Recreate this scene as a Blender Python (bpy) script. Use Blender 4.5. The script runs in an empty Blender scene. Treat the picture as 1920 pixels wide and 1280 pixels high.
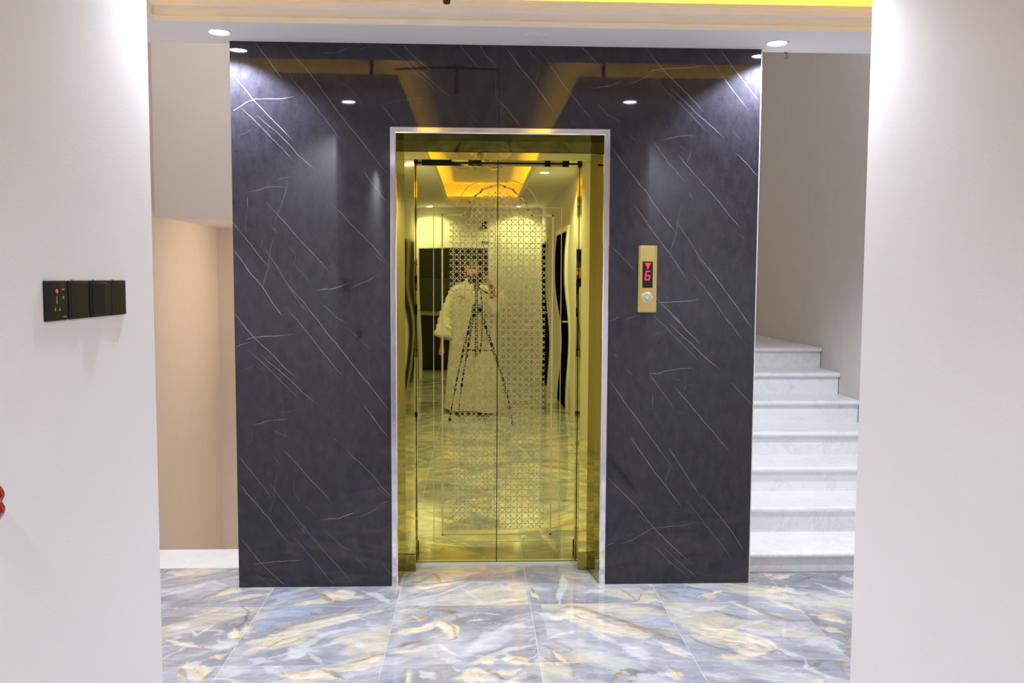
import bpy, bmesh, math, random
import numpy as np
from mathutils import Vector, Matrix
random.seed(7)
PI = math.pi
scene = bpy.context.scene
col = scene.collection

# ---------------------------------------------------------------- camera, world, exposure
cd = bpy.data.cameras.new('camera'); cam = bpy.data.objects.new('camera', cd); col.objects.link(cam)
cd.sensor_fit = 'HORIZONTAL'; cd.sensor_width = 36.0; cd.lens = 1638.86 / 1920 * 36.0
cd.clip_start = 0.02; cd.clip_end = 60
yaw, pitch, roll = .0406, .0712, .0048
_F = Vector((math.sin(yaw)*math.cos(pitch), math.cos(yaw)*math.cos(pitch), -math.sin(pitch)))
_R = Vector((math.cos(yaw), -math.sin(yaw), 0)); _U = _R.cross(_F)
R2 = _R*math.cos(roll) + _U*math.sin(roll); U2 = -_R*math.sin(roll) + _U*math.cos(roll)
cam.matrix_world = Matrix(((R2.x, U2.x, -_F.x, 0), (R2.y, U2.y, -_F.y, -4.0942), (R2.z, U2.z, -_F.z, 1.4626), (0, 0, 0, 1)))
scene.camera = cam
w = bpy.data.worlds.new('world'); scene.world = w; w.use_nodes = True
w.node_tree.nodes['Background'].inputs[0].default_value = (1, .95, .9, 1)
w.node_tree.nodes['Background'].inputs[1].default_value = .3
vs = scene.view_settings
vs.view_transform = 'Standard'; vs.look = 'None'; vs.gamma = 1; vs.use_curve_mapping = False
vs.exposure = -0.52
scene.cycles.use_denoising = True
scene.cycles.max_bounces = 12; scene.cycles.diffuse_bounces = 5; scene.cycles.glossy_bounces = 8
scene.cycles.sample_clamp_indirect = 6.0
scene.cycles.caustics_reflective = True; scene.cycles.blur_glossy = 1.0

ZC = 2.532          # soffit height
ZT = 2.83           # raised tray ceiling
COOL = (.84, .90, 1.04); WARM = (1.0, .80, .60); AMBER = (1.0, .60, .055)
SPOT_W = 105.0; STRIP_W = 3.9

def spot(x, y, z, power, color=COOL, size=142, blend=.6, rad=.014, rot=(0, 0, 0)):
    l = bpy.data.lights.new('spot_light', 'SPOT'); l.energy = power; l.color = color
    l.spot_size = math.radians(size); l.spot_blend = blend; l.shadow_soft_size = rad
    o = bpy.data.objects.new('spot_light', l); col.objects.link(o); o.location = (x, y, z); o.rotation_euler = rot
    return o
def strip(x0, y0, x1, y1, z, power):
    l = bpy.data.lights.new('cove_light', 'AREA'); l.shape = 'RECTANGLE'
    L = math.hypot(x1-x0, y1-y0); l.size = L; l.size_y = .02; l.energy = power*L; l.color = AMBER
    o = bpy.data.objects.new('cove_light', l); col.objects.link(o)
    o.location = ((x0+x1)/2, (y0+y1)/2, z); o.rotation_euler = (PI, 0, -math.atan2(y1-y0, x1-x0))
# recessed downlights: (x, y, power factor)
DOWN = [(-1.123, -.150, 1.7), (1.352, -.115, 1.7), (-.777, -1.33, 1.25), (.925, -1.23, 1.15),
        (.683, -4.09, 1.1), (-.66, -3.92, 1.1), (.62, -8.02, .8), (-.72, -8.02, .8)]
for x, y, k in DOWN: spot(x, y, ZC-.012, SPOT_W*k, size=128 if y > -.2 else 142, blend=.4 if y > -.2 else .6)
# T-shaped ceiling tray (opening outline)
TX0, TX1, TYF, TYN, SX0, SX1, TYB = -1.35, 1.9, -.30, -1.08, -.45, .58, -7.8
g = .085
strip(TX0, TYF+g, TX1, TYF+g, 2.575, STRIP_W); strip(TX0-g, TYF, TX0-g, TYN, 2.575, STRIP_W); strip(TX1+g, TYF, TX1+g, TYN, 2.575, STRIP_W)
strip(TX0, TYN-g, SX0-g, TYN-g, 2.575, STRIP_W); strip(SX1+g, TYN-g, TX1, TYN-g, 2.575, STRIP_W)
strip(SX0-g, TYN-g, SX0-g, TYB, 2.575, STRIP_W); strip(SX1+g, TYN-g, SX1+g, TYB, 2.575, STRIP_W); strip(SX0, TYB-g, SX1, TYB-g, 2.575, STRIP_W)
# stair well: one warm wall lamp behind the shaft on the left
spot(-.75, 3.0, 1.74, 62, WARM, 80, 1.0, .06, (0, math.radians(74), 0)) 
def fill_light(x, y, z, p, c, r=.08):
    l = bpy.data.lights.new('emitter', 'POINT'); l.energy = p; l.color = c; l.shadow_soft_size = r
    o = bpy.data.objects.new('emitter', l); col.objects.link(o); o.location = (x, y, z)
fill_light(-.6, 2.9, 1.3, 20, WARM); fill_light(-1.0, 2.9, -.4, 14, WARM); fill_light(.9, 3.3, 3.0, 9, (1, .97, .92)); fill_light(1.9, .9, 3.3, 8, (.95, .97, 1)); fill_light(-1.75, .9, 3.2, 20, (1, .95, .92))  # unseen fill lights added to brighten the stair well walls

# ---------------------------------------------------------------- helpers
def link(name, me, mat=None, parent=None):
    o = bpy.data.objects.new(name, me); col.objects.link(o)
    if mat is not None:
        for m in (mat if isinstance(mat, (list, tuple)) else [mat]): me.materials.append(m)
    if parent is not None: o.parent = parent
    return o
def fin(name, bm, mat, parent=None, smooth=False, bevel=0, seg=2):
    if bevel:
        bmesh.ops.bevel(bm, geom=[e for e in bm.edges if len(e.link_faces) == 2 and e.calc_face_angle(0) > .6], offset=bevel, segments=seg, affect='EDGES', profile=.5)
    bm.normal_update()
    me = bpy.data.meshes.new(name); bm.to_mesh(me); bm.free()
    if smooth:
        for p in me.polygons: p.use_smooth = True
        try: me.set_sharp_from_angle(angle=math.radians(35))
        except Exception: pass
    return link(name, me, mat, parent)
def tag(o, label=None, cat=None, group=None, kind=None):
    if label: o['label'] = label
    if cat: o['category'] = cat
    if group: o['group'] = group
    if kind: o['kind'] = kind
    return o
def empty(name, loc, label=None, cat=None, group=None):
    o = bpy.data.objects.new(name, None); col.objects.link(o); o.location = loc; o.empty_display_size = .1
    return tag(o, label, cat, group)
def box(bm, x0, x1, y0, y1, z0, z1, mi=0):
    v = [bm.verts.new(p) for p in ((x0,y0,z0),(x1,y0,z0),(x1,y1,z0),(x0,y1,z0),(x0,y0,z1),(x1,y0,z1),(x1,y1,z1),(x0,y1,z1))]
    for f in ((3,2,1,0),(4,5,6,7),(0,1,5,4),(1,2,6,5),(2,3,7,6),(3,0,4,7)):
        fc = bm.faces.new([v[i] for i in f]); fc.material_index = mi
    return v
def prism(bm, pts, y0, y1, axis='y', mi=0):
    """extrude polygon pts (a,b) along an axis"""
    def P(a, b, t):
        return (a, t, b) if axis == 'y' else ((t, a, b) if axis == 'x' else (a, b, t))
    A = [bm.verts.new(P(a, b, y0)) for a, b in pts]; B = [bm.verts.new(P(a, b, y1)) for a, b in pts]
    n = len(pts); fs = [bm.faces.new(A), bm.faces.new(B[::-1])]
    for i in range(n): fs.append(bm.faces.new((A[i], B[i], B[(i+1) % n], A[(i+1) % n])))
    for f in fs: f.material_index = mi
    bmesh.ops.recalc_face_normals(bm, faces=fs)
def tube(bm, pts, rads, seg=12, closed=False, caps=True, ell=None):
    pts = [Vector(p) for p in pts]; n = len(pts); rings = []
    if not isinstance(rads, (list, tuple)): rads = [rads]*n
    up = None
    for i, p in enumerate(pts):
        a = pts[max(i-1, 0)] if not closed else pts[i-1]; b = pts[min(i+1, n-1)] if not closed else pts[(i+1) % n]
        t = (b-a).normalized()
        if up is None: up = Vector((0, 0, 1)) if abs(t.z) < .9 else Vector((0, 1, 0))
        s = t.cross(up).normalized(); u = s.cross(t).normalized(); up = u
        ring = []
        for k in range(seg):
            th = 2*PI*k/seg; r = rads[i]
            ring.append(bm.verts.new(p + s*math.cos(th)*r*(ell[0] if ell else 1) + u*math.sin(th)*r*(ell[1] if ell else 1)))
        rings.append(ring)
    m = n if closed else n-1
    for i in range(m):
        A, B = rings[i], rings[(i+1) % n]
        for k in range(seg): bm.faces.new((A[k], A[(k+1) % seg], B[(k+1) % seg], B[k]))
    if caps and not closed: bm.faces.new(rings[0][::-1]); bm.faces.new(rings[-1])
def lathe(bm, prof, c=(0,0,0), seg=32, axis='z'):
    rings = []
    def P(r, h, th):
        a, b = r*math.cos(th), r*math.sin(th)
        return (c[0]+a, c[1]+b, c[2]+h) if axis == 'z' else (c[0]+a, c[1]+h, c[2]+b)
    for r, h in prof:
        if r < 1e-6: rings.append([bm.verts.new(P(0, h, 0))])
        else: rings.append([bm.verts.new(P(r, h, 2*PI*k/seg)) for k in range(seg)])
    fs = []
    for A, B in zip(rings, rings[1:]):
        for k in range(seg):
            q = [A[k % len(A)], A[(k+1) % len(A)], B[(k+1) % len(B)], B[k % len(B)]]
            q = list(dict.fromkeys(q))
            if len(q) > 2: fs.append(bm.faces.new(q))
    bmesh.ops.recalc_face_normals(bm, faces=bm.faces)
def rbox(w, d, h, r):
    """rounded box centred at origin"""
    bm = bmesh.new(); box(bm, -w/2, w/2, -d/2, d/2, -h/2, h/2)
    bmesh.ops.bevel(bm, geom=list(bm.edges), offset=r, segments=3, affect='EDGES', profile=.5)
    return bm

# ---------------------------------------------------------------- materials
def mat(name, color, rough=.5, metal=0, spec=.5, coat=0, emit=None, estr=0, noise=0, nscale=8, bump=0, bscale=60, sheen=0):
    m = bpy.data.materials.new(name); m.use_nodes = True; nt = m.node_tree; b = nt.nodes['Principled BSDF']
    b.inputs['Base Color'].default_value = (*color, 1); b.inputs['Roughness'].default_value = rough
    b.inputs['Metallic'].default_value = metal; b.inputs['Specular IOR Level'].default_value = spec
    b.inputs['Coat Weight'].default_value = coat
    if sheen: b.inputs['Sheen Weight'].default_value = sheen
    if emit: b.inputs['Emission Color'].default_value = (*emit, 1); b.inputs['Emission Strength'].default_value = estr
    tc = nt.nodes.new('ShaderNodeTexCoord')
    n = nt.nodes.new('ShaderNodeTexNoise'); n.inputs['Scale'].default_value = nscale; n.inputs['Detail'].default_value = 5
    nt.links.new(tc.outputs['Object'], n.inputs['Vector'])
    r = nt.nodes.new('ShaderNodeValToRGB')
    r.color_ramp.elements[0].position = .3; r.color_ramp.elements[1].position = .7
    r.color_ramp.elements[0].color = (*[c*(1-noise) for c in color], 1); r.color_ramp.elements[1].color = (*[min(1, c*(1+noise)) for c in color], 1)
    nt.links.new(n.outputs['Fac'], r.inputs['Fac']); nt.links.new(r.outputs['Color'], b.inputs['Base Color'])
    if bump:
        n2 = nt.nodes.new('ShaderNodeTexNoise'); n2.inputs['Scale'].default_value = bscale; n2.inputs['Detail'].default_value = 4
        nt.links.new(tc.outputs['Object'], n2.inputs['Vector'])
        bp = nt.nodes.new('ShaderNodeBump'); bp.inputs['Strength'].default_value = bump; bp.inputs['Distance'].default_value = .002
        nt.links.new(n2.outputs['Fac'], bp.inputs['Height']); nt.links.new(bp.outputs['Normal'], b.inputs['Normal'])
    return m
def nd(m, t): return m.node_tree.nodes.new(t)
M = {}
M['wall'] = mat('painted_wall', (.76, .735, .725), .7, noise=.015, nscale=3, bump=.15, bscale=140, spec=.25)
M['ceiling'] = mat('ceiling_paint', (.86, .85, .86), .8, noise=.01, spec=.2)
M['tray'] = mat('tray_foil', (.70, .66, .62), .45, noise=.05, nscale=30, bump=.6, bscale=90, spec=.4)
M['stairwall'] = mat('stair_wall_paint', (.66, .63, .60), .75, noise=.02, bump=.15, bscale=140, spec=.25)
M['peach'] = mat('peach_wall_paint', (.74, .65, .57), .75, noise=.015, spec=.2)
M['chrome'] = mat('polished_steel', (.86, .83, .86), .08, 1.0, noise=.02, nscale=20, bump=.15, bscale=9)
M['sill'] = mat('aluminium_sill', (.60, .60, .60), .45, .2, noise=.03)
M['steel'] = mat('brushed_steel', (.62, .6, .58), .3, 1.0, noise=.05)
M['satin_gold'] = mat('satin_gold', (.62, .49, .17), .32, 1.0, noise=.04, nscale=40)
M['etch'] = mat('etched_gold', (.64, .56, .26), .34, 1.0, noise=.03, nscale=60)
M['etchline'] = mat('etched_line', (.60, .48, .24), .38, 1.0, noise=.03, nscale=60)
M['black'] = mat('black_gloss_plastic', (.009, .009, .008), .35, noise=.1, spec=.25)
M['doorblack'] = mat('black_door_paint', (.006, .005, .005), .9, noise=.1, spec=.0)
M['blackmatte'] = mat('black_matte', (.012, .011, .010), .6, noise=.1)
M['gap'] = mat('dark_gap', (.01, .008, .005), .8, noise=.1)
M['emitter'] = mat('lamp_lens', (.9, .9, .9), .4, emit=(.93, .95, 1), estr=70)
M['white_trim'] = mat('white_lamp_trim', (.85, .85, .85), .4, noise=.01)
M['redled'] = mat('red_led', (.5, .0, .02), .5, emit=(1, .02, .055), estr=2.6)
M['redled_dim'] = mat('red_indicator', (.5, .0, .0), .5, emit=(1, .04, .03), estr=1.0)
M['print'] = mat('grey_print', (.35, .35, .34), .5, noise=.02)
M['red'] = mat('red_gloss', (.28, .003, .005), .12, noise=.1, coat=.8)
M['cloth'] = mat('white_cotton', (.90, .87, .80), .85, noise=.03, nscale=14, sheen=.2, bump=.3, bscale=200)
M['skin'] = mat('skin', (.42, .20, .11), .5, noise=.08, nscale=25)
M['hair'] = mat('black_hair', (.012, .009, .008), .45, noise=.3, nscale=90, bump=.6, bscale=300)
M['leather'] = mat('dark_leather', (.03, .018, .012), .4, noise=.2, nscale=40)
M['grey'] = mat('grey_cabinet', (.09, .095, .08), .35, noise=.05)
M['greydark'] = mat('dark_cabinet', (.035, .03, .022), .4, noise=.05)
M['backroom'] = mat('grey_room_wall', (.24, .25, .20), .6, noise=.05)
M['counter'] = mat('pale_worktop', (.7, .68, .6), .3, noise=.05, nscale=20)
M['glass'] = mat('lens_glass', (.01, .01, .02), .03, noise=.1, coat=1)
M['marblewhite_edge'] = mat('grout_white', (.7, .7, .68), .6, noise=.02)

def gold_mirror(name, color, rough, wave, wscale):
    m = bpy.data.materials.new(name); m.use_nodes = True; nt = m.node_tree; b = nt.nodes['Principled BSDF']
    b.inputs['Base Color'].default_value = (*color, 1); b.inputs['Metallic'].default_value = 1; b.inputs['Roughness'].default_value = rough
    tc = nd(m, 'ShaderNodeTexCoord'); mp = nd(m, 'ShaderNodeMapping'); mp.inputs['Scale'].default_value = (1.6, 1, .9)
    n = nd(m, 'ShaderNodeTexNoise'); n.inputs['Scale'].default_value = wscale; n.inputs['Detail'].default_value = 0
    bp = nd(m, 'ShaderNodeBump'); bp.inputs['Strength'].default_value = 1; bp.inputs['Distance'].default_value = wave
    nt.links.new(tc.outputs['Object'], mp.inputs['Vector']); nt.links.new(mp.outputs['Vector'], n.inputs['Vector'])
    nt.links.new(n.outputs['Fac'], bp.inputs['Height']); nt.links.new(bp.outputs['Normal'], b.inputs['Normal'])
    return m
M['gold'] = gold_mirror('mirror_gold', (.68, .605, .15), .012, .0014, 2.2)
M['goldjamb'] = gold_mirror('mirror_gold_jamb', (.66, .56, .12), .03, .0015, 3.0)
M['goldlining_shaded'] = gold_mirror('mirror_gold_lining_shaded', (.31, .26, .06), .03, .0012, 2.5)  # gold darkened in its colour for the dim reflections between facing cheeks
M['goldlintel_shaded'] = gold_mirror('mirror_gold_lintel_shaded', (.13, .115, .022), .03, .002, 4.0)  # dark reflections of the lintel put into a much darker gold

# white stair marble with faint grey veins
def marble_white():
    m = bpy.data.materials.new('white_marble'); m.use_nodes = True; nt = m.node_tree; b = nt.nodes['Principled BSDF']
    b.inputs['Roughness'].default_value = .28
    tc = nd(m, 'ShaderNodeTexCoord'); n = nd(m, 'ShaderNodeTexNoise'); n.inputs['Scale'].default_value = 1.6; n.inputs['Detail'].default_value = 3
    mp = nd(m, 'ShaderNodeMapping'); mp.inputs['Rotation'].default_value = (.3, .5, .8)
    nt.links.new(tc.outputs['Object'], mp.inputs['Vector']); nt.links.new(mp.outputs['Vector'], n.inputs['Vector'])
    add = nd(m, 'ShaderNodeVectorMath'); add.operation = 'MULTIPLY_ADD'; add.inputs[1].default_value = (1.4, 1.4, 1.4)
    nt.links.new(n.outputs['Color'], add.inputs[0]); nt.links.new(mp.outputs['Vector'], add.inputs[2])
    n2 = nd(m, 'ShaderNodeTexNoise'); n2.inputs['Scale'].default_value = 2.6; n2.inputs['Detail'].default_value = 10; n2.inputs['Roughness'].default_value = .68
    nt.links.new(add.outputs[0], n2.inputs['Vector'])
    r = nd(m, 'ShaderNodeValToRGB'); e = r.color_ramp.elements
    e[0].position = .0; e[0].color = (.86, .86, .86, 1); e[1].position = 1; e[1].color = (.86, .86, .86, 1)
    for p, c in ((.40, (.85, .85, .855, 1)), (.49, (.84, .84, .85, 1)), (.505, (.76, .76, .77, 1)), (.54, (.85, .85, .85, 1)), (.62, (.80, .80, .815, 1)), (.66, (.86, .86, .86, 1))):
        q = r.color_ramp.elements.new(p); q.color = c
    nt.links.new(n2.outputs['Fac'], r.inputs['Fac']); nt.links.new(r.outputs['Color'], b.inputs['Base Color'])
    return m
M['marble'] = marble_white()

# dark sheet marble; the painted attribute 'Vein' says how white a vein is
def marble_dark():
    m = bpy.data.materials.new('black_marble_sheet'); m.use_nodes = True; nt = m.node_tree; b = nt.nodes['Principled BSDF']
    b.inputs['Roughness'].default_value = .035; b.inputs['Specular IOR Level'].default_value = .5; b.inputs['IOR'].default_value = 1.48
    tc = nd(m, 'ShaderNodeTexCoord'); n = nd(m, 'ShaderNodeTexNoise'); n.inputs['Scale'].default_value = 26; n.inputs['Detail'].default_value = 7; n.inputs['Roughness'].default_value = .65
    mp = nd(m, 'ShaderNodeMapping'); mp.inputs['Rotation'].default_value = (0, .9, 0); mp.inputs['Scale'].default_value = (1, 1, .5)
    nt.links.new(tc.outputs['Object'], mp.inputs['Vector']); nt.links.new(mp.outputs['Vector'], n.inputs['Vector'])
    r = nd(m, 'ShaderNodeValToRGB'); e = r.color_ramp.elements
    e[0].position = .28; e[0].color = (.0155, .0145, .0195, 1); e[1].position = .62; e[1].color = (.029, .027, .036, 1)
    nt.links.new(n.outputs['Fac'], r.inputs['Fac'])
    # small flecks
    v = nd(m, 'ShaderNodeTexNoise'); v.inputs['Scale'].default_value = 75; v.inputs['Detail'].default_value = 3
    nt.links.new(tc.outputs['Object'], v.inputs['Vector'])
    rv = nd(m, 'ShaderNodeValToRGB'); rv.color_ramp.elements[0].position = .30; rv.color_ramp.elements[0].color = (.6, .6, .6, 1); rv.color_ramp.elements[1].position = .40; rv.color_ramp.elements[1].color = (1, 1, 1, 1)
    nt.links.new(v.outputs['Fac'], rv.inputs['Fac'])
    mu = nd(m, 'ShaderNodeMix'); mu.data_type = 'RGBA'; mu.blend_type = 'MULTIPLY'; mu.inputs[0].default_value = 1
    nt.links.new(r.outputs['Color'], mu.inputs[6]); nt.links.new(rv.outputs['Color'], mu.inputs[7])
    at = nd(m, 'ShaderNodeAttribute'); at.attribute_name = 'Vein'
    mx = nd(m, 'ShaderNodeMix'); mx.data_type = 'RGBA'; mx.inputs[7].default_value = (.30, .29, .32, 1)
    nt.links.new(at.outputs['Fac'], mx.inputs[0]); nt.links.new(mu.outputs[2], mx.inputs[6]); nt.links.new(mx.outputs[2], b.inputs['Base Color'])
    n3 = nd(m, 'ShaderNodeTexNoise'); n3.inputs['Scale'].default_value = 2.0; n3.inputs['Detail'].default_value = 1
    nt.links.new(tc.outputs['Object'], n3.inputs['Vector'])
    bp = nd(m, 'ShaderNodeBump'); bp.inputs['Strength'].default_value = 1; bp.inputs['Distance'].default_value = .0012
    nt.links.new(n3.outputs['Fac'], bp.inputs['Height']); nt.links.new(bp.outputs['Normal'], b.inputs['Normal'])
    return m
M['darkmarble'] = marble_dark()

# agate floor: colour attribute 'Stone' (large bands) + procedural fine veins + joints
def agate():
    m = bpy.data.materials.new('agate_floor_tile'); m.use_nodes = True; nt = m.node_tree; b = nt.nodes['Principled BSDF']
    L = nt.links.new
    b.inputs['Roughness'].default_value = .07; b.inputs['IOR'].default_value = 1.5
    at = nd(m, 'ShaderNodeAttribute'); at.attribute_name = 'Stone'
    tc = nd(m, 'ShaderNodeTexCoord'); mp = nd(m, 'ShaderNodeMapping'); mp.inputs['Rotation'].default_value = (0, 0, .55); mp.inputs['Scale'].default_value = (1, 2.6, 1)
    L(tc.outputs['Object'], mp.inputs['Vector'])
    n = nd(m, 'ShaderNodeTexNoise'); n.inputs['Scale'].default_value = 5; n.inputs['Detail'].default_value = 7; n.inputs['Roughness'].default_value = .6; n.inputs['Distortion'].default_value = 1.2
    L(mp.outputs['Vector'], n.inputs['Vector'])
    r = nd(m, 'ShaderNodeValToRGB'); e = r.color_ramp.elements
    e[0].position = .34; e[0].color = (.80, .80, .80, 1); e[1].position = .66; e[1].color = (1.14, 1.13, 1.10, 1)
    L(n.outputs['Fac'], r.inputs['Fac'])
    mu = nd(m, 'ShaderNodeMix'); mu.data_type = 'RGBA'; mu.blend_type = 'MULTIPLY'; mu.inputs[0].default_value = 1
    L(at.outputs['Color'], mu.inputs[6]); L(r.outputs['Color'], mu.inputs[7])
    # thin pale wisps
    n2 = nd(m, 'ShaderNodeTexNoise'); n2.inputs['Scale'].default_value = 3.2; n2.inputs['Detail'].default_value = 6; n2.inputs['Distortion'].default_value = 2.0
    L(mp.outputs['Vector'], n2.inputs['Vector'])
    r2 = nd(m, 'ShaderNodeValToRGB'); e = r2.color_ramp.elements; e[0].position = .485; e[0].color = (0, 0, 0, 1); e[1].position = .515; e[1].color = (0, 0, 0, 1)
    q = e.new(.5); q.color = (.18, .18, .18, 1)
    L(n2.outputs['Fac'], r2.inputs['Fac'])
    mw = nd(m, 'ShaderNodeMix'); mw.data_type = 'RGBA'; mw.inputs[7].default_value = (.78, .77, .74, 1)
    L(r2.outputs['Color'], mw.inputs[0]); L(mu.outputs[2], mw.inputs[6])
    # joints every 0.6 m
    sx = nd(m, 'ShaderNodeSeparateXYZ'); L(tc.outputs['Object'], sx.inputs[0])
    def joint(out, off):
        a = nd(m, 'ShaderNodeMath'); a.operation = 'ADD'; a.inputs[1].default_value = off; L(out, a.inputs[0])
        p = nd(m, 'ShaderNodeMath'); p.operation = 'PINGPONG'; p.inputs[1].default_value = .3; L(a.outputs[0], p.inputs[0])
        c = nd(m, 'ShaderNodeMath'); c.operation = 'LESS_THAN'; c.inputs[1].default_value = .0009; L(p.outputs[0], c.inputs[0])
        return c
    jx = joint(sx.outputs['X'], .3558+6); jy = joint(sx.outputs['Y'], .2532+12)
    mxm = nd(m, 'ShaderNodeMath'); mxm.operation = 'MAXIMUM'; L(jx.outputs[0], mxm.inputs[0]); L(jy.outputs[0], mxm.inputs[1])
    mj = nd(m, 'ShaderNodeMix'); mj.data_type = 'RGBA'; mj.inputs[7].default_value = (.52, .51, .50, 1)
    L(mxm.outputs[0], mj.inputs[0]); L(mw.outputs[2], mj.inputs[6]); L(mj.outputs[2], b.inputs['Base Color'])
    ra = nd(m, 'ShaderNodeMath'); ra.operation = 'MULTIPLY_ADD'; ra.inputs[1].default_value = .4; ra.inputs[2].default_value = .07
    L(mxm.outputs[0], ra.inputs[0]); L(ra.outputs[0], b.inputs['Roughness'])
    n3 = nd(m, 'ShaderNodeTexNoise'); n3.inputs['Scale'].default_value = 6; n3.inputs['Detail'].default_value = 1; L(tc.outputs['Object'], n3.inputs['Vector'])
    bp = nd(m, 'ShaderNodeBump'); bp.inputs['Strength'].default_value = 1; bp.inputs['Distance'].default_value = .0006
    L(n3.outputs['Fac'], bp.inputs['Height']); L(bp.outputs['Normal'], b.inputs['Normal'])
    return m
M['agate'] = agate()

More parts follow.
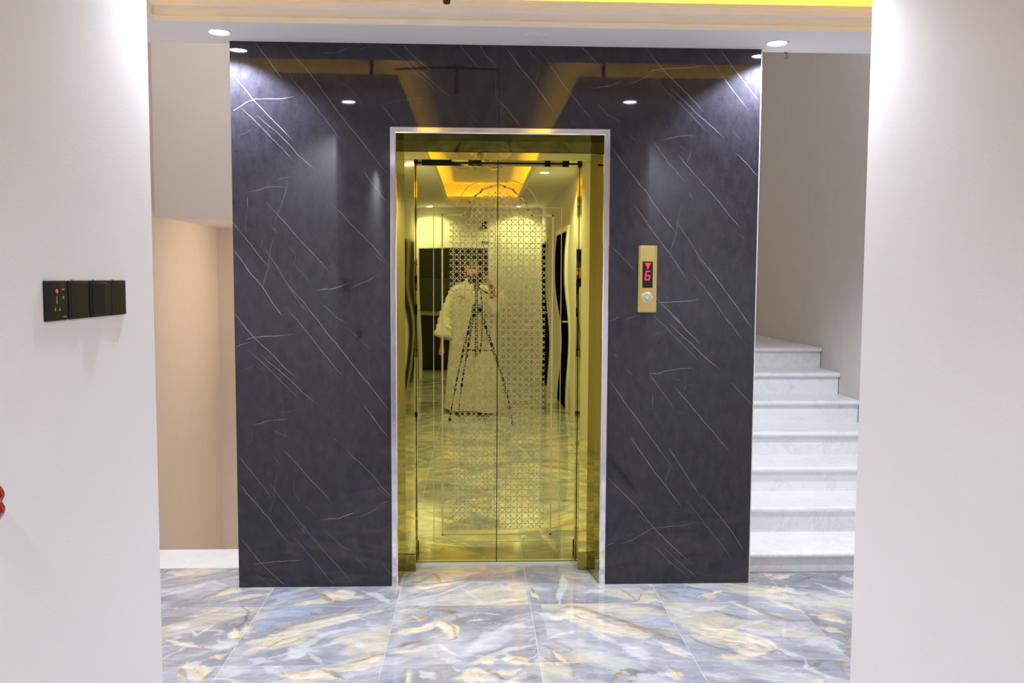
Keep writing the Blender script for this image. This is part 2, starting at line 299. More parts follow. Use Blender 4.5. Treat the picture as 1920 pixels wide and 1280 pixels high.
VEINS=[[0.9,-1011,2530,-973,2485,-933,2430,-889,2371],[0.7,-878,2530,-834,2475,-781,2418,-738,2361,-685,2288,-617,2197,-548,2114,-490,2041,-416,1948],[0.4,-854,2494,-810,2439,-781,2408],[1,-1109,2385,-1018,2272,-926,2176,-839,2087],[1,-1129,2208,-1087,2235,-1052,2259,-1008,2275,-945,2276,-886,2279,-834,2289],[0.7,-1077,2235,-1029,2194,-981,2146,-937,2100,-889,2052,-836,1996],[0.8,-1004,2202,-966,2168,-927,2139,-859,2072,-816,2023,-738,1955],[0.5,-865,2398,-831,2354,-783,2297,-730,2234,-681,2171,-623,2094],[0.5,-727,2479,-693,2485,-653,2485,-619,2495,-580,2513],[0.4,-545,2501,-501,2517,-457,2541],[0.3,-635,2357,-591,2338,-557,2300,-518,2252],[0.4,-444,2267,-404,2209,-378,2175],[0.3,-1094,2106,-1055,2123,-1020,2143],[0.3,-970,2505,-976,2488,-964,2473],[0.5,-419,2529,-388,2494,-334,2459,-286,2406,-237,2370,-182,2317],[0.7,-352,2542,-304,2489,-243,2436,-206,2413],[0.6,-322,2477,-267,2418,-213,2371,-152,2318,-109,2291],[0.5,-91,2540,-48,2493,13,2422],[0.7,1,2545,38,2488,87,2438],[0.9,117,2546,160,2484,209,2419,259,2365,309,2299,352,2239],[0.5,215,2539,252,2492,289,2456],[0.6,295,2504,345,2433,401,2355,457,2289,501,2235,545,2187],[0.6,467,2543,517,2495,560,2448],[0.4,295,2444,277,2402,271,2353],[0.7,87,2291,137,2249,168,2207,202,2165],[0.4,-35,2217,2,2187,26,2166],[0.5,-426,2248,-396,2206,-366,2164],[0.3,-426,2257,-371,2273,-310,2285,-231,2289],[0.5,518,2345,568,2348,617,2358,673,2377],[0.4,550,2278,607,2224,663,2195],[0.4,421,2210,458,2174],[0.3,673,2353,710,2374,753,2384],[0.4,143,2207,171,2171],[0.35,-329,2201,-305,2183,-289,2165],[0.3,87,2411,86,2351,87,2291],[0.6,-1051,1856,-1005,1863,-974,1877,-928,1881,-872,1880],[0.4,-917,1912,-876,1921,-840,1926],[0.5,-1052,1837,-1052,1775],[0.3,-1055,1775,-1063,1714,-1065,1667],[0.7,-970,1814,-914,1751,-859,1689,-803,1625,-752,1571,-711,1525,-683,1489],[0.5,-866,1905,-877,1859,-896,1807,-914,1761,-930,1715],[0.4,-896,1807,-857,1802],[0.4,-954,1835,-924,1820],[0.8,-1132,1734,-1095,1683,-1039,1616,-1009,1570,-961,1516],[1,-1134,1610,-1087,1549,-1047,1487,-996,1430,-941,1344],[0.5,-956,1714,-936,1689,-916,1668],[0.5,-934,1653,-953,1591,-961,1513,-983,1446,-986,1420],[0.6,-973,1591,-938,1539,-898,1472,-857,1405,-824,1353],[0.7,-862,1420,-832,1384,-796,1342],[0.5,-911,1630,-891,1607],[0.6,-675,1809,-621,1758,-585,1717,-544,1676,-493,1627,-452,1578,-416,1534],[0.4,-473,1573,-442,1547,-416,1521],[0.7,-522,1957,-486,1903,-450,1857,-414,1811],[0.6,-465,2006,-439,1975,-413,1950],[0.9,-741,1406,-712,1413,-666,1413,-629,1426,-593,1443],[0.6,-588,1416,-546,1437,-499,1456,-460,1479],[0.4,-533,1471,-515,1482],[0.6,-445,1495,-416,1507],[0.3,-875,1622,-835,1571,-845,1524,-805,1483,-759,1431],[0.3,-982,1652,-999,1590],[1,-961,1366,-931,1327,-900,1286],[1,-1133,1316,-1102,1275,-1066,1228,-1031,1186,-985,1142,-939,1097,-898,1050,-842,1000],[0.9,-1078,1174,-1033,1188,-948,1194,-876,1198,-850,1204],[0.7,-1133,1131,-1093,1154,-1047,1165],[0.8,-1006,1110,-955,1063,-904,1021,-853,973,-811,928,-765,891,-736,870],[0.6,-1068,1134,-1012,1084,-956,1031,-905,976,-863,936,-830,902],[0.7,-884,1325,-838,1273,-797,1223,-757,1171,-716,1116,-669,1058,-623,1005],[0.9,-814,1367,-776,1315,-735,1263,-694,1205,-653,1158,-606,1095,-560,1037,-508,973,-461,912,-411,848],[0.4,-837,1367,-807,1328,-771,1294],[0.6,-723,1352,-682,1310,-646,1276,-605,1255],[0.4,-600,1232,-564,1200,-527,1163,-491,1132],[0.4,-449,1174,-415,1135],[0.9,-530,870,-483,808,-446,755,-412,715],[0.6,-1048,779,-1011,783,-980,796,-938,801,-881,802],[0.4,-1053,761,-1049,695],[0.3,-938,833,-886,838,-838,849],[0.4,-955,753,-913,732,-871,718],[0.3,-887,766,-895,729,-914,695],[0.6,-675,718,-644,691],[0.3,-1106,1026,-1059,1044,-1017,1068],[0.3,-1107,1256,-1077,1236,-1046,1199],[0.7,-1123,646,-1077,582,-1031,523,-995,477,-967,434],[0.9,-1120,512,-1079,453,-1028,394,-976,332,-935,272,-891,217],[0.7,-917,667,-868,618,-821,565,-774,511,-733,468,-678,400],[0.5,-951,627,-920,587],[0.4,-931,565,-948,485,-954,420,-976,345],[0.6,-974,501,-938,452,-892,393,-845,328,-788,257,-736,192,-684,131,-631,71,-576,-3],[0.4,-866,334,-830,290,-793,246],[0.7,-620,666,-579,623,-532,580,-485,531,-448,482,-403,431],[0.4,-474,482,-406,423],[0.9,-734,322,-697,330,-655,328,-618,343,-570,359],[0.6,-571,334,-517,350,-480,369,-456,388],[0.6,-454,399,-406,416],[0.4,-530,383,-496,390],[0.5,-872,252,-820,192,-768,127,-716,61,-664,-3],[0.7,-1109,238,-1063,178,-1022,123,-970,69,-928,30,-892,-3],[0.8,-1053,110,-1016,119,-927,125,-826,130],[0.7,-1104,70,-1070,91],[0.4,-719,278,-672,229,-630,191,-582,169],[0.4,-577,147,-519,86],[0.5,-450,119,-402,50],[0.5,-905,541,-882,517],[0.3,-823,403,-776,365,-740,327],[0.3,-858,527,-859,463,-823,403],[0.3,-1044,69,-1002,31,-965,3],[0.8,780,2530,815,2484,869,2424,922,2373,976,2323,1013,2285,1056,2241],[0.8,800,2420,816,2428,868,2438,947,2441,1000,2444,1052,2454],[0.6,702,2363,749,2381,780,2397,798,2407],[0.5,725,2401,748,2412],[0.7,555,2350,597,2351,634,2362,668,2375],[0.7,1040,2523,1083,2473,1132,2417,1175,2361,1225,2300,1263,2254],[0.9,1130,2522,1179,2459,1228,2398,1277,2337,1323,2286],[0.8,896,2347,944,2307,993,2264,1030,2226,1084,2185,1154,2124],[0.6,838,2377,891,2322,945,2276,999,2225,1072,2151],[0.3,768,2509,794,2481],[0.5,858,2109,900,2121,953,2132,1022,2135],[0.5,562,2271,604,2223,641,2206,673,2185],[0.4,705,2137,742,2101],[0.7,627,2077,675,2010,734,1938,791,1871],[0.6,811,2120,854,2058,897,2002,940,1956,978,1917],[0.7,933,2049,982,1992,1036,1936,1091,1874],[0.9,1214,2054,1258,2011,1296,1969,1332,1936],[0.5,1002,2065,982,2018,966,1984],[0.4,938,2088,975,2070],[0.4,1005,2055,1034,2047],[0.3,1191,2155,1234,2117],[0.8,742,1920,788,1879,831,1811,880,1749,935,1684],[0.8,733,1813,779,1753,823,1691,872,1628,915,1576,954,1518,995,1458],[0.6,630,1619,671,1580,708,1541,746,1501],[0.8,1047,1923,1091,1876,1140,1824,1189,1762,1244,1704],[0.3,1212,1694,1264,1655],[0.6,923,1752,966,1692,1010,1629,1054,1561,1093,1508],[0.9,1049,1571,1104,1503,1153,1440,1209,1366,1259,1302,1295,1251],[0.5,1027,1587,1044,1561,1077,1519],[0.6,1016,1492,1068,1434,1112,1376,1156,1318,1201,1251],[0.9,844,1351,866,1356,951,1360,1026,1366,1048,1373],[0.4,1042,1370,1069,1397],[0.8,841,1383,871,1351,915,1309,975,1249],[0.4,990,1873,1017,1834],[0.4,959,1823,944,1755,935,1676,912,1608,915,1581],[0.7,627,1268,653,1279,674,1291],[0.5,691,1271,723,1282,765,1298],[0.4,727,1316,749,1324],[0.35,1022,1870,1032,1857],[0.35,942,1296,975,1253],[0.9,918,1298,964,1258,997,1221,1035,1186,1060,1159],[0.9,910,1256,965,1205,1020,1160,1064,1114,1107,1077,1157,1037],[0.6,835,1293,889,1245,944,1189,999,1133,1064,1071],[0.6,1167,1299,1212,1246,1262,1179],[0.9,1256,1299,1292,1254,1332,1200],[0.8,818,1020,861,1018,893,1031,957,1042,1027,1046],[0.6,815,1023,856,967,900,907,945,848],[0.4,945,848,983,821],[0.8,628,988,663,940,707,875,751,819,789,767,833,708,878,648,906,609],[0.5,836,929,838,845],[0.8,937,961,981,910,1031,853,1081,794,1131,739,1181,679,1209,647],[0.6,1212,980,1263,923,1327,858],[0.5,999,977,981,923],[0.4,936,999,974,983],[0.4,996,967,1045,961],[0.5,629,1116,656,1106,672,1090],[0.5,710,1039,740,1009],[0.3,754,999,786,972],[0.8,731,716,769,664,808,610],[0.5,984,788,1006,759],[0.5,915,658,954,609],[0.3,820,1191,879,1218],[0.9,767,662,814,602,858,536,902,487,947,426,986,374],[0.6,867,661,900,618,933,574],[0.4,933,574,912,530,905,487],[0.7,921,661,966,590,1010,524,1055,459,1066,442],[0.7,1072,448,1122,387,1178,321,1235,248,1274,187,1309,140],[0.5,1011,508,1050,459,1089,409],[0.5,1004,410,1057,349,1102,288,1153,227,1198,171,1243,110],[0.8,623,523,669,477,719,427,768,381,807,328,851,276,907,218,962,167,1040,95],[0.8,622,187,662,206],[0.6,684,194,744,213,792,240,835,268,862,274,933,281,998,286,1053,299],[0.4,716,233,759,246],[0.4,780,340,824,290],[0.6,902,179,952,129,1002,84,1075,20],[0.5,842,196,886,157,931,107,981,68,1031,17],[0.4,623,40,645,26]]
STONE=[['b',0.1,-928,-119,-836,-121],['b',0.1,-945,-343,-825,-316,-684,-289],['b',0.05,-898,-490,-859,-420],['c',0.07,-1512,227,-1427,205,-1364,233,-1290,252],['g',0.012,-1511,93,-1418,81,-1356,145,-1281,221],['w',0.03,-1447,-88,-1353,-21,-1273,105],['w',0.02,-1299,106,-1188,29],['d',0.02,-1552,209,-1526,268],['g',0.02,-1273,-176,-1229,-85,-1170,10,-1124,27],['c',0.03,-1221,-111,-1155,-44,-1080,-46],['c',0.03,-1141,-180,-1062,-115,-960,-84],['g',0.01,-1088,-198,-1011,-125,-954,-110],['c',0.09,-701,-91,-623,-119,-533,-147],['g',0.02,-804,-35,-707,-125,-655,-185,-546,-229],['c',0.03,-797,-222,-730,-199,-641,-194],['w',0.03,-532,-60,-449,-132,-390,-233],['d',0.01,-730,-99,-667,-143],['o',0.04,-1239,-320,-1188,-298,-1146,-244],['g',0.015,-1348,-369,-1287,-348,-1223,-335],['w',0.04,-1294,-507,-1247,-466,-1217,-424],['w',0.012,-1199,-495,-1144,-565,-1115,-427],['d',0.02,-1044,-231,-1000,-311,-982,-402,-1009,-487,-983,-583],['c',0.03,-971,-445,-932,-531,-913,-517],['c',0.04,-1004,-487,-961,-584,-929,-585],['g',0.012,-987,-610,-940,-584,-922,-611],['g',0.012,-1256,-615,-1178,-643,-1077,-696,-965,-724],['c',0.02,-1250,-602,-1158,-656,-1086,-684],['c',0.03,-1013,-771,-991,-760,-979,-784],['w',0.04,-1030,-608,-983,-661,-1060,-684],['g',0.018,-884,-593,-836,-520,-761,-459,-691,-410,-616,-352,-523,-270,-454,-247],['d',0.012,-884,-593,-849,-560,-836,-520],['c',0.09,-892,-726,-848,-652,-782,-615,-718,-564,-668,-538],['c',0.05,-827,-561,-731,-495,-641,-440,-553,-384,-418,-312],['g',0.01,-898,-664,-813,-666,-766,-589,-693,-551],['g',0.008,-789,-680,-731,-630,-676,-552],['w',0.03,-800,-789,-736,-731,-670,-645,-622,-553,-536,-500,-398,-490],['w',0.06,-458,-460,-386,-505],['w',0.06,-744,-791,-676,-720,-634,-722],['w',0.02,-651,-746,-582,-843],['w',0.03,-479,-637,-447,-715],['g',0.012,-515,-850,-463,-829,-407,-789,-358,-767],['c',0.03,-433,-830,-366,-790],['w',0.05,-864,-799,-795,-813],['w',0.05,-1091,-828,-1034,-852],['c',0.07,-1089,-851,-1045,-897,-1014,-963],['g',0.02,-1109,-850,-1060,-940],['g',0.015,-1007,-984,-989,-920,-976,-865],['w',0.06,-799,-859,-724,-906],['c',0.06,-714,-929,-643,-942,-575,-911,-528,-956],['g',0.02,-596,-877,-540,-912,-483,-968],['g',0.012,-741,-895,-711,-939],['c',0.03,-554,-889,-454,-892,-368,-861],['d',0.02,-537,-934,-483,-968],['c',0.1,-307,-67,-223,3,-124,75],['c',0.06,-196,95,-100,171,-1,188],['o',0.03,-193,173,-180,20],['g',0.012,-357,81,-277,41,-210,115],['g',0.01,-261,-14,-161,38,-59,92,98,146],['g',0.008,-281,-85,-221,-51,-97,18],['w',0.02,-354,-234,-245,-171,-156,-106,-71,-1,-20,53],['w',0.015,-70,-37,30,-245],['c',0.02,36,-245,109,-198,233,-168],['g',0.01,114,-247,169,-216,237,-201],['w',0.04,121,-6,156,-79],['o',0.03,250,142,295,111],['g',0.02,303,140,393,99,549,38],['d',0.015,255,-10,272,-134,271,-235],['c',0.02,255,-99,293,-186],['w',0.03,424,157,411,-50,386,-271],['w',0.05,516,-124,598,-73],['g',0.015,667,-39,709,-129,728,-231],['o',0.04,-281,-331,-241,-408,-226,-378],['g',0.02,-272,-300,-191,-271,-42,-275],['d',0.05,-178,-303,-106,-328,-71,-337],['g',0.02,-82,-367,-57,-442,-62,-500],['c',0.05,-184,-409,-142,-469,-106,-527,-120,-608],['g',0.012,-196,-409,-132,-426,-95,-527,-98,-622,-156,-660],['g',0.02,-347,-561,-273,-522,-199,-453],['c',0.04,-357,-574,-282,-549,-218,-510,-183,-424],['g',0.02,-342,-718,-278,-669,-189,-633],['d',0.02,-312,-706,-267,-669],['c',0.02,-338,-761,-247,-733,-170,-685],['w',0.02,-160,-672,-105,-750,-56,-811],['w',0.09,-47,-788,27,-691,94,-574,129,-505],['w',0.04,130,-491,230,-508],['w',0.025,-5,-860,67,-791,132,-719,236,-684],['c',0.06,5,-849,77,-815],['c',0.05,120,-768,144,-817,199,-854],['g',0.012,131,-744,217,-722],['g',0.012,118,-840,145,-805,180,-830],['w',0.05,-138,-821,-66,-835],['w',0.02,-29,-443,52,-416],['w',0.012,29,-340,99,-365],['w',0.03,253,-330,308,-378,370,-469],['c',0.1,352,-410,447,-397,520,-459],['c',0.08,457,-500,553,-546,635,-589,683,-631],['g',0.018,334,-348,435,-288,491,-321,563,-400,634,-462,698,-550],['g',0.01,396,-381,443,-427,518,-473],['c',0.03,507,-290,591,-292,641,-278],['w',0.02,271,-646,358,-581,445,-556],['w',0.03,473,-557,538,-640,593,-707],['w',0.06,606,-695,633,-783,644,-832],['g',0.015,247,-671,292,-711,332,-799,366,-871],['c',0.02,305,-749,352,-859],['g',0.012,245,-772,283,-821,300,-869],['w',0.02,413,-777,530,-768],['c',0.07,-83,-969,-5,-950,54,-984],['g',0.02,5,-883,55,-918,103,-986],['c',0.03,55,-918,124,-932,166,-899],['w',0.04,-199,-911,-157,-967],['g',0.012,-149,-912,-133,-957],['w',0.012,-90,-880,-54,-926],['d',0.02,64,-963,113,-986],['c',0.03,107,-1007,160,-1009],['g',0.02,486,-1018,519,-965,556,-922],['d',0.05,568,-945,597,-979],['b',0.09,667,-403,766,-436,825,-511],['b',0.06,902,-82,995,-119,1130,-88],['c',0.04,725,-248,790,-200,838,-234],['c',0.03,800,-114,851,-80],['g',0.01,775,-113,734,-231],['g',0.012,854,-98,870,-168,899,-236],['o',0.03,1029,-206,1133,-167],['c',0.02,1029,-181,1191,-98],['c',0.06,1345,-94,1409,-95,1485,-79],['c',0.06,1310,-163,1382,-173,1466,-184],['g',0.01,1352,-111,1427,-41,1524,-7],['c',0.03,1425,130,1496,119],['c',0.04,1459,51,1566,107],['d',0.02,1531,-7,1617,47,1727,122],['w',0.03,1648,-10,1683,-85,1754,-175],['w',0.05,1831,80,1822,-34],['w',0.02,1491,-185,1550,-212],['c',0.03,1350,-232,1400,-299,1449,-379],['g',0.012,1380,-216,1424,-283,1443,-348],['g',0.02,1205,-261,1245,-327,1279,-405,1333,-452,1432,-485],['d',0.012,1250,-311,1319,-391],['c',0.02,1161,-243,1209,-326,1244,-404],['o',0.02,1479,-333,1526,-382,1595,-445],['c',0.05,1478,-411,1542,-458,1570,-503],['c',0.04,1456,-557,1540,-602],['g',0.01,1450,-599,1528,-615],['w',0.03,1451,-654,1473,-707],['g',0.012,1606,-460,1457,-808],['w',0.06,854,-300,888,-364,924,-411],['w',0.04,927,-349,1078,-322,1129,-291],['w',0.02,1068,-560,1142,-506,1264,-450],['w',0.04,1117,-548,1200,-606,1275,-648],['w',0.015,1313,-510,1264,-648],['c',0.1,882,-512,949,-585,1032,-628,1087,-683,1110,-748],['c',0.06,913,-455,990,-516,1067,-602,1156,-672,1229,-776],['c',0.06,1028,-733,1077,-784,1163,-749],['g',0.018,851,-596,892,-677,943,-730,996,-769,1051,-832],['g',0.01,957,-679,1033,-681,1107,-722],['c',0.03,916,-828,1003,-819,1077,-833],['o',0.015,848,-850,903,-840],['w',0.03,1163,-749,1229,-776,1274,-827],['g',0.01,1135,-786,1201,-750,1227,-825],['w',0.05,1301,-728,1407,-679,1441,-782],['g',0.018,598,-401,655,-477,709,-550,762,-620,830,-662],['c',0.06,577,-532,640,-562,710,-605],['g',0.01,620,-476,687,-549,729,-619],['c',0.02,737,-686,774,-788,827,-849],['w',0.02,721,-659,795,-764,848,-850],['w',0.08,598,-707,637,-759,665,-833],['g',0.012,727,-882,737,-928,705,-982],['c',0.04,725,-938,737,-1015],['w',0.04,671,-981,708,-971],['d',0.05,546,-922,632,-947],['d',0.03,550,-1020,591,-1011],['c',0.02,866,-976,897,-1009],['g',0.015,863,-987,923,-1021],['w',0.02,1271,-851,1249,-920,1299,-1000,1351,-1044],['d',0.03,1254,-920,1329,-876],['c',0.03,1227,-1030,1271,-1021],['g',0.01,1379,-854,1392,-924,1378,-991]]
# ---------------------------------------------------------------- floor
def vnoise(x, y, seed):
    """value noise on numpy arrays"""
    xi = np.floor(x).astype(np.int64); yi = np.floor(y).astype(np.int64); fx = x-xi; fy = y-yi
    fx = fx*fx*(3-2*fx); fy = fy*fy*(3-2*fy)
    def h(a, b):
        n = (a*374761393 + b*668265263 + seed*974634777) & 0xffffffff
        n = ((n ^ (n >> 13))*1274126177) & 0xffffffff
        return ((n ^ (n >> 16)) & 0xffff)/65535.0
    return (h(xi, yi)*(1-fx)+h(xi+1, yi)*fx)*(1-fy) + (h(xi, yi+1)*(1-fx)+h(xi+1, yi+1)*fx)*fy
def fbm(x, y, seed, o=4):
    s = 0; a = .5
    for k in range(o): s = s + a*vnoise(x*2**k, y*2**k, seed+k); a *= .5
    return s/(1-.5**o)
KC = {'c': (.66, .58, .42), 'g': (.33, .23, .13), 'w': (.60, .61, .64), 'd': (.16, .15, .12), 'b': (.36, .43, .57), 'o': (.58, .40, .24)}
def stone(X, Y):
    wx = (fbm(X*5, Y*5, 11)-.5)*.045; wy = (fbm(X*5, Y*5, 31)-.5)*.045
    wx2 = (fbm(X*26, Y*26, 51, 3)-.5)*.016; wy2 = (fbm(X*26, Y*26, 71, 3)-.5)*.016
    px, py = X+wx+wx2, Y+wy+wy2
    ti = np.floor((X+.3558)/.6); tj = np.floor((Y+.2532)/.6); th = (ti*3.17+tj*5.71)
    a = np.where(X+.06*np.sin(tj*2.1) < .24, .62, -.50)+.12*np.sin(th); u = px*np.cos(a)+py*np.sin(a)+th; v = -px*np.sin(a)+py*np.cos(a)+th*.37
    base = np.zeros(X.shape+(3,))
    t = fbm(u*2.2, v*6, 3); t2 = fbm(u*3+9, v*11, 7)
    c0 = np.array((.25, .265, .31)); c1 = np.array((.40, .415, .475)); c2 = np.array((.58, .58, .565))
    k = np.clip((t-.3)/.4, 0, 1)[..., None]; base = c0*(1-k)+c1*k
    k = np.clip((t2-.55)/.2, 0, 1)[..., None]*.6; base = base*(1-k)+c2*k
    def ridge(f, wd_): return np.clip(1-np.abs(f-.5)/wd_, 0, 1)
    r1 = ridge(fbm(u*1.6+3, v*5.5, 201), .022)*np.clip((fbm(u*3, v*3, 205)-.42)/.15, 0, 1)
    base = base*(1-.65*r1[..., None])+np.array((.64, .64, .62))*.65*r1[..., None]
    f2 = fbm(u*1.3+17, v*4.2+5, 221, 5); band = np.clip((f2-.625)/.05, 0, 1)[..., None]*.65
    base = base*(1-band)+np.array((.60, .54, .41))*band
    r2 = (ridge(f2-.115, .012)+.7*ridge(f2-.04, .010))*np.clip((fbm(u*4, v*4, 225)-.38)/.15, 0, 1); r2 = np.clip(r2, 0, 1)[..., None]*.7
    base = base*(1-r2)+np.array((.36, .27, .17))*r2
    for s in STONE:
        kind, wd = s[0], s[1]; P = np.array(s[2:], float).reshape(-1, 2)/1000
        best = np.full(X.shape, 9.); sp = np.zeros(X.shape); acc = 0
        lo = P.min(0)-.2; hi = P.max(0)+.2
        msk = (px > lo[0]) & (px < hi[0]) & (py > lo[1]) & (py < hi[1])
        if not msk.any(): continue
        qx, qy = px[msk], py[msk]; bd = np.full(qx.shape, 9.); bs = np.zeros(qx.shape)
        tot = sum(np.hypot(*(P[i+1]-P[i])) for i in range(len(P)-1))
        for i in range(len(P)-1):
            d = P[i+1]-P[i]; L = np.hypot(*d)+1e-9; e = d/L
            s_ = np.clip((qx-P[i][0])*e[0]+(qy-P[i][1])*e[1], 0, L)
            dx = qx-P[i][0]-e[0]*s_; dy = qy-P[i][1]-e[1]*s_; dd = np.hypot(dx, dy)
            sg = np.sign(dx*e[1]-dy*e[0])
            upd = dd < np.abs(bd); bd = np.where(upd, dd*sg, bd); bs = np.where(upd, acc+s_, bs); acc += L
        hw = wd*{'c': .95, 'g': .75, 'w': .8, 'd': .5, 'b': .7, 'o': .7}[kind]
        taper = np.clip(np.minimum(bs, tot-bs)/(tot*.22+.01), .45, 1)
        streak = fbm(bs*5+qx*0, bd*70+3*wd*100, 90+len(s)); soft = .35+.65*(streak > .5)
        al = np.clip((hw*taper-np.abs(bd)*(.75+.6*streak))/(hw*.45), 0, 1)*(.9 if kind in 'co' else .68)
        colr = np.array(KC[kind])[None, :]*np.ones((len(bd), 3))
        if kind in 'co':
            k2 = np.clip(1-np.abs(fbm(bs*6, bd*34, 130)-.5)/.035, 0, 1)[:, None]*.75
            colr = colr*(1-k2)+np.array((.44, .31, .18))*k2
            ed = np.clip((np.abs(bd)*(.75+.6*streak)/(hw*taper)-.62)/.2, 0, 1)*np.clip((fbm(bs*9, bd*9+3, 133)-.40)/.12, 0, 1); ed = ed[:, None]*(.7 if kind == 'c' else .3)
            colr = colr*(1-ed)+np.array((.36, .27, .17))*ed
            k3 = np.clip((fbm(bs*5+7, bd*40, 140)-.58)/.1, 0, 1)[:, None]*.6
            colr = colr*(1-k3)+np.array((.70, .72, .76))*k3
        base[msk] = base[msk]*(1-al[:, None])+colr*al[:, None]
    f3 = fbm(u*2.6+31, v*12+9, 241, 5); lum = base.mean(-1, keepdims=True)
    k = (ridge(f3, .016)*.5)[..., None]*np.clip((fbm(u*3+1, v*6, 245)-.35)/.2, 0, 1)[..., None]
    base = base*(1-k)+np.where(lum > .47, np.array((.47, .36, .24)), np.array((.60, .59, .57)))*k
    f4 = fbm(u*5+3, v*20, 251, 4); base = base*(.90+.20*f4[..., None])
    return base
def fold(X, Y):
    """outside the nearest stretch the same slabs come round again"""
    fx = np.where(X > 1.9, 3.8-X, X); fx = np.where(fx < -1.75, -3.5-fx, fx)
    k = np.floor((Y+1.2)/1.3).astype(int); yy = (Y+1.2)-k*1.3
    fy = np.where(Y > .3, .6-Y, np.where(Y > -1.2, Y, np.where(k % 2 == 0, yy, 1.3-yy)-1.2))
    fx = np.where((Y < -1.2) & (k % 3 == 0), .3-fx, fx)
    return fx, fy
def grid_mesh(bmverts, faces, colors, x0, x1, y0, y1, st):
    nx = max(2, int(round((x1-x0)/st))+1); ny = max(2, int(round((y1-y0)/st))+1)
    X, Y = np.meshgrid(np.linspace(x0, x1, nx), np.linspace(y0, y1, ny))
    o = sum(len(v) for v in bmverts)
    bmverts.append(np.stack([X.ravel(), Y.ravel(), np.zeros(X.size)], 1))
    i = (np.arange(ny-1)[:, None]*nx+np.arange(nx-1)[None, :]).ravel()+o
    faces.append(np.stack([i, i+1, i+nx+1, i+nx], 1))
    fx, fy = fold(X, Y); c = stone(fx, fy).reshape(-1, 3); colors.append(np.concatenate([c, np.ones((len(c), 1))], 1))
V, Fc, Cl = [], [], []
grid_mesh(V, Fc, Cl, -1.75, 1.95, -1.20, .285, .005)
grid_mesh(V, Fc, Cl, -2.30, -1.75, -1.75, .285, .03); grid_mesh(V, Fc, Cl, 1.95, 2.48, -1.95, .285, .03)
grid_mesh(V, Fc, Cl, -1.75, 1.95, -1.95, -1.20, .02)
grid_mesh(V, Fc, Cl, -.95, 1.08, -8.35, -1.95, .016)
V = np.concatenate(V); Fc = np.concatenate(Fc); Cl = np.concatenate(Cl)
me = bpy.data.meshes.new('floor'); me.vertices.add(len(V)); me.vertices.foreach_set('co', V.astype(np.float32).ravel())
me.loops.add(len(Fc)*4); me.loops.foreach_set('vertex_index', Fc.astype(np.int32).ravel())
me.polygons.add(len(Fc)); me.polygons.foreach_set('loop_start', np.arange(0, len(Fc)*4, 4, dtype=np.int32))
me.update(calc_edges=True)
ca = me.color_attributes.new('Stone', 'FLOAT_COLOR', 'POINT'); ca.data.foreach_set('color', Cl.astype(np.float32).ravel())
tag(link('floor', me, M['agate']), kind='structure')

def struct(name, bm, m, bevel=0):
    o = fin(name, bm, m, bevel=bevel); o['kind'] = 'structure'; return o
def sbox(name, m, *b):
    bm = bmesh.new()
    for q in b: box(bm, *q)
    return struct(name, bm, m)

# ---------------------------------------------------------------- elevator wall clad in dark marble sheets
XL, XR, XS = -1.121, 1.319, .102
FL, FR, FT = -.400, .618, 2.157      # outside of the steel frame
IL, IR, IT = FL+.028, FR-.028, FT-.028
bm = bmesh.new()
box(bm, XL, FL+.01, 0, .03, 0, ZC); box(bm, FR-.01, XR, 0, .03, 0, ZC)
box(bm, FL+.01, XS-.0008, 0, .03, FT-.01, ZC); box(bm, XS+.0008, FR-.01, 0, .03, FT-.01, ZC)
nb = len(bm.verts)
wts = {v: 0. for v in bm.verts}
def inside(x, z): return XL < x < XR and 0 < z < ZC and not (FL < x < FR and z < FT)
rv = random.Random(3)
for s in VEINS:
    st = s[0]; P = [Vector((s[i]/1000, 0, s[i+1]/1000)) for i in range(1, len(s), 2)]
    pts = []
    for a, b in zip(P, P[1:]):
        n = max(1, int((b-a).length/.02))
        for k in range(n): pts.append(a.lerp(b, k/n))
    pts.append(P[-1])
    N = len(pts); prev = None
    for i, p in enumerate(pts):
        t = (pts[min(i+1, N-1)]-pts[max(i-1, 0)]).normalized(); nn = Vector((-t.z, 0, t.x))
        p = p+nn*rv.uniform(-.0009, .0009); e = min(1, min(i, N-1-i)/(N*.18+.01)+.25)
        wd = (.0006+.0007*st)*e*rv.uniform(.7, 1.2)
        if not inside(p.x, p.z): prev = None; continue
        va, vb = bm.verts.new(p+nn*wd+Vector((0, -.0004, 0))), bm.verts.new(p-nn*wd+Vector((0, -.0004, 0)))
        wv = .85*st*(.55+.45*e)*rv.uniform(.75, 1.05); wts[va] = wts[vb] = min(1, wv)
        if prev: bm.faces.new((prev[0], va, vb, prev[1]))
        prev = (va, vb)
bm.verts.index_update(); wl = [wts.get(v, 0.) for v in bm.verts]
o = struct('wall_back', bm, M['darkmarble'])
va = o.data.attributes.new('Vein', 'FLOAT', 'POINT'); va.data.foreach_set('value', wl)
# shaft body behind the sheets
sbox('wall_shaft', M['stairwall'], (XL+.004, XL+.09, .03, 2.0, 0, 3.6), (XR-.09, XR+.004, .03, 2.0, 0, 3.6), (XL+.09, XR-.09, 1.9, 2.0, 0, 3.6), (XL+.09, XR-.09, .03, .12, FT+.02, 3.6))

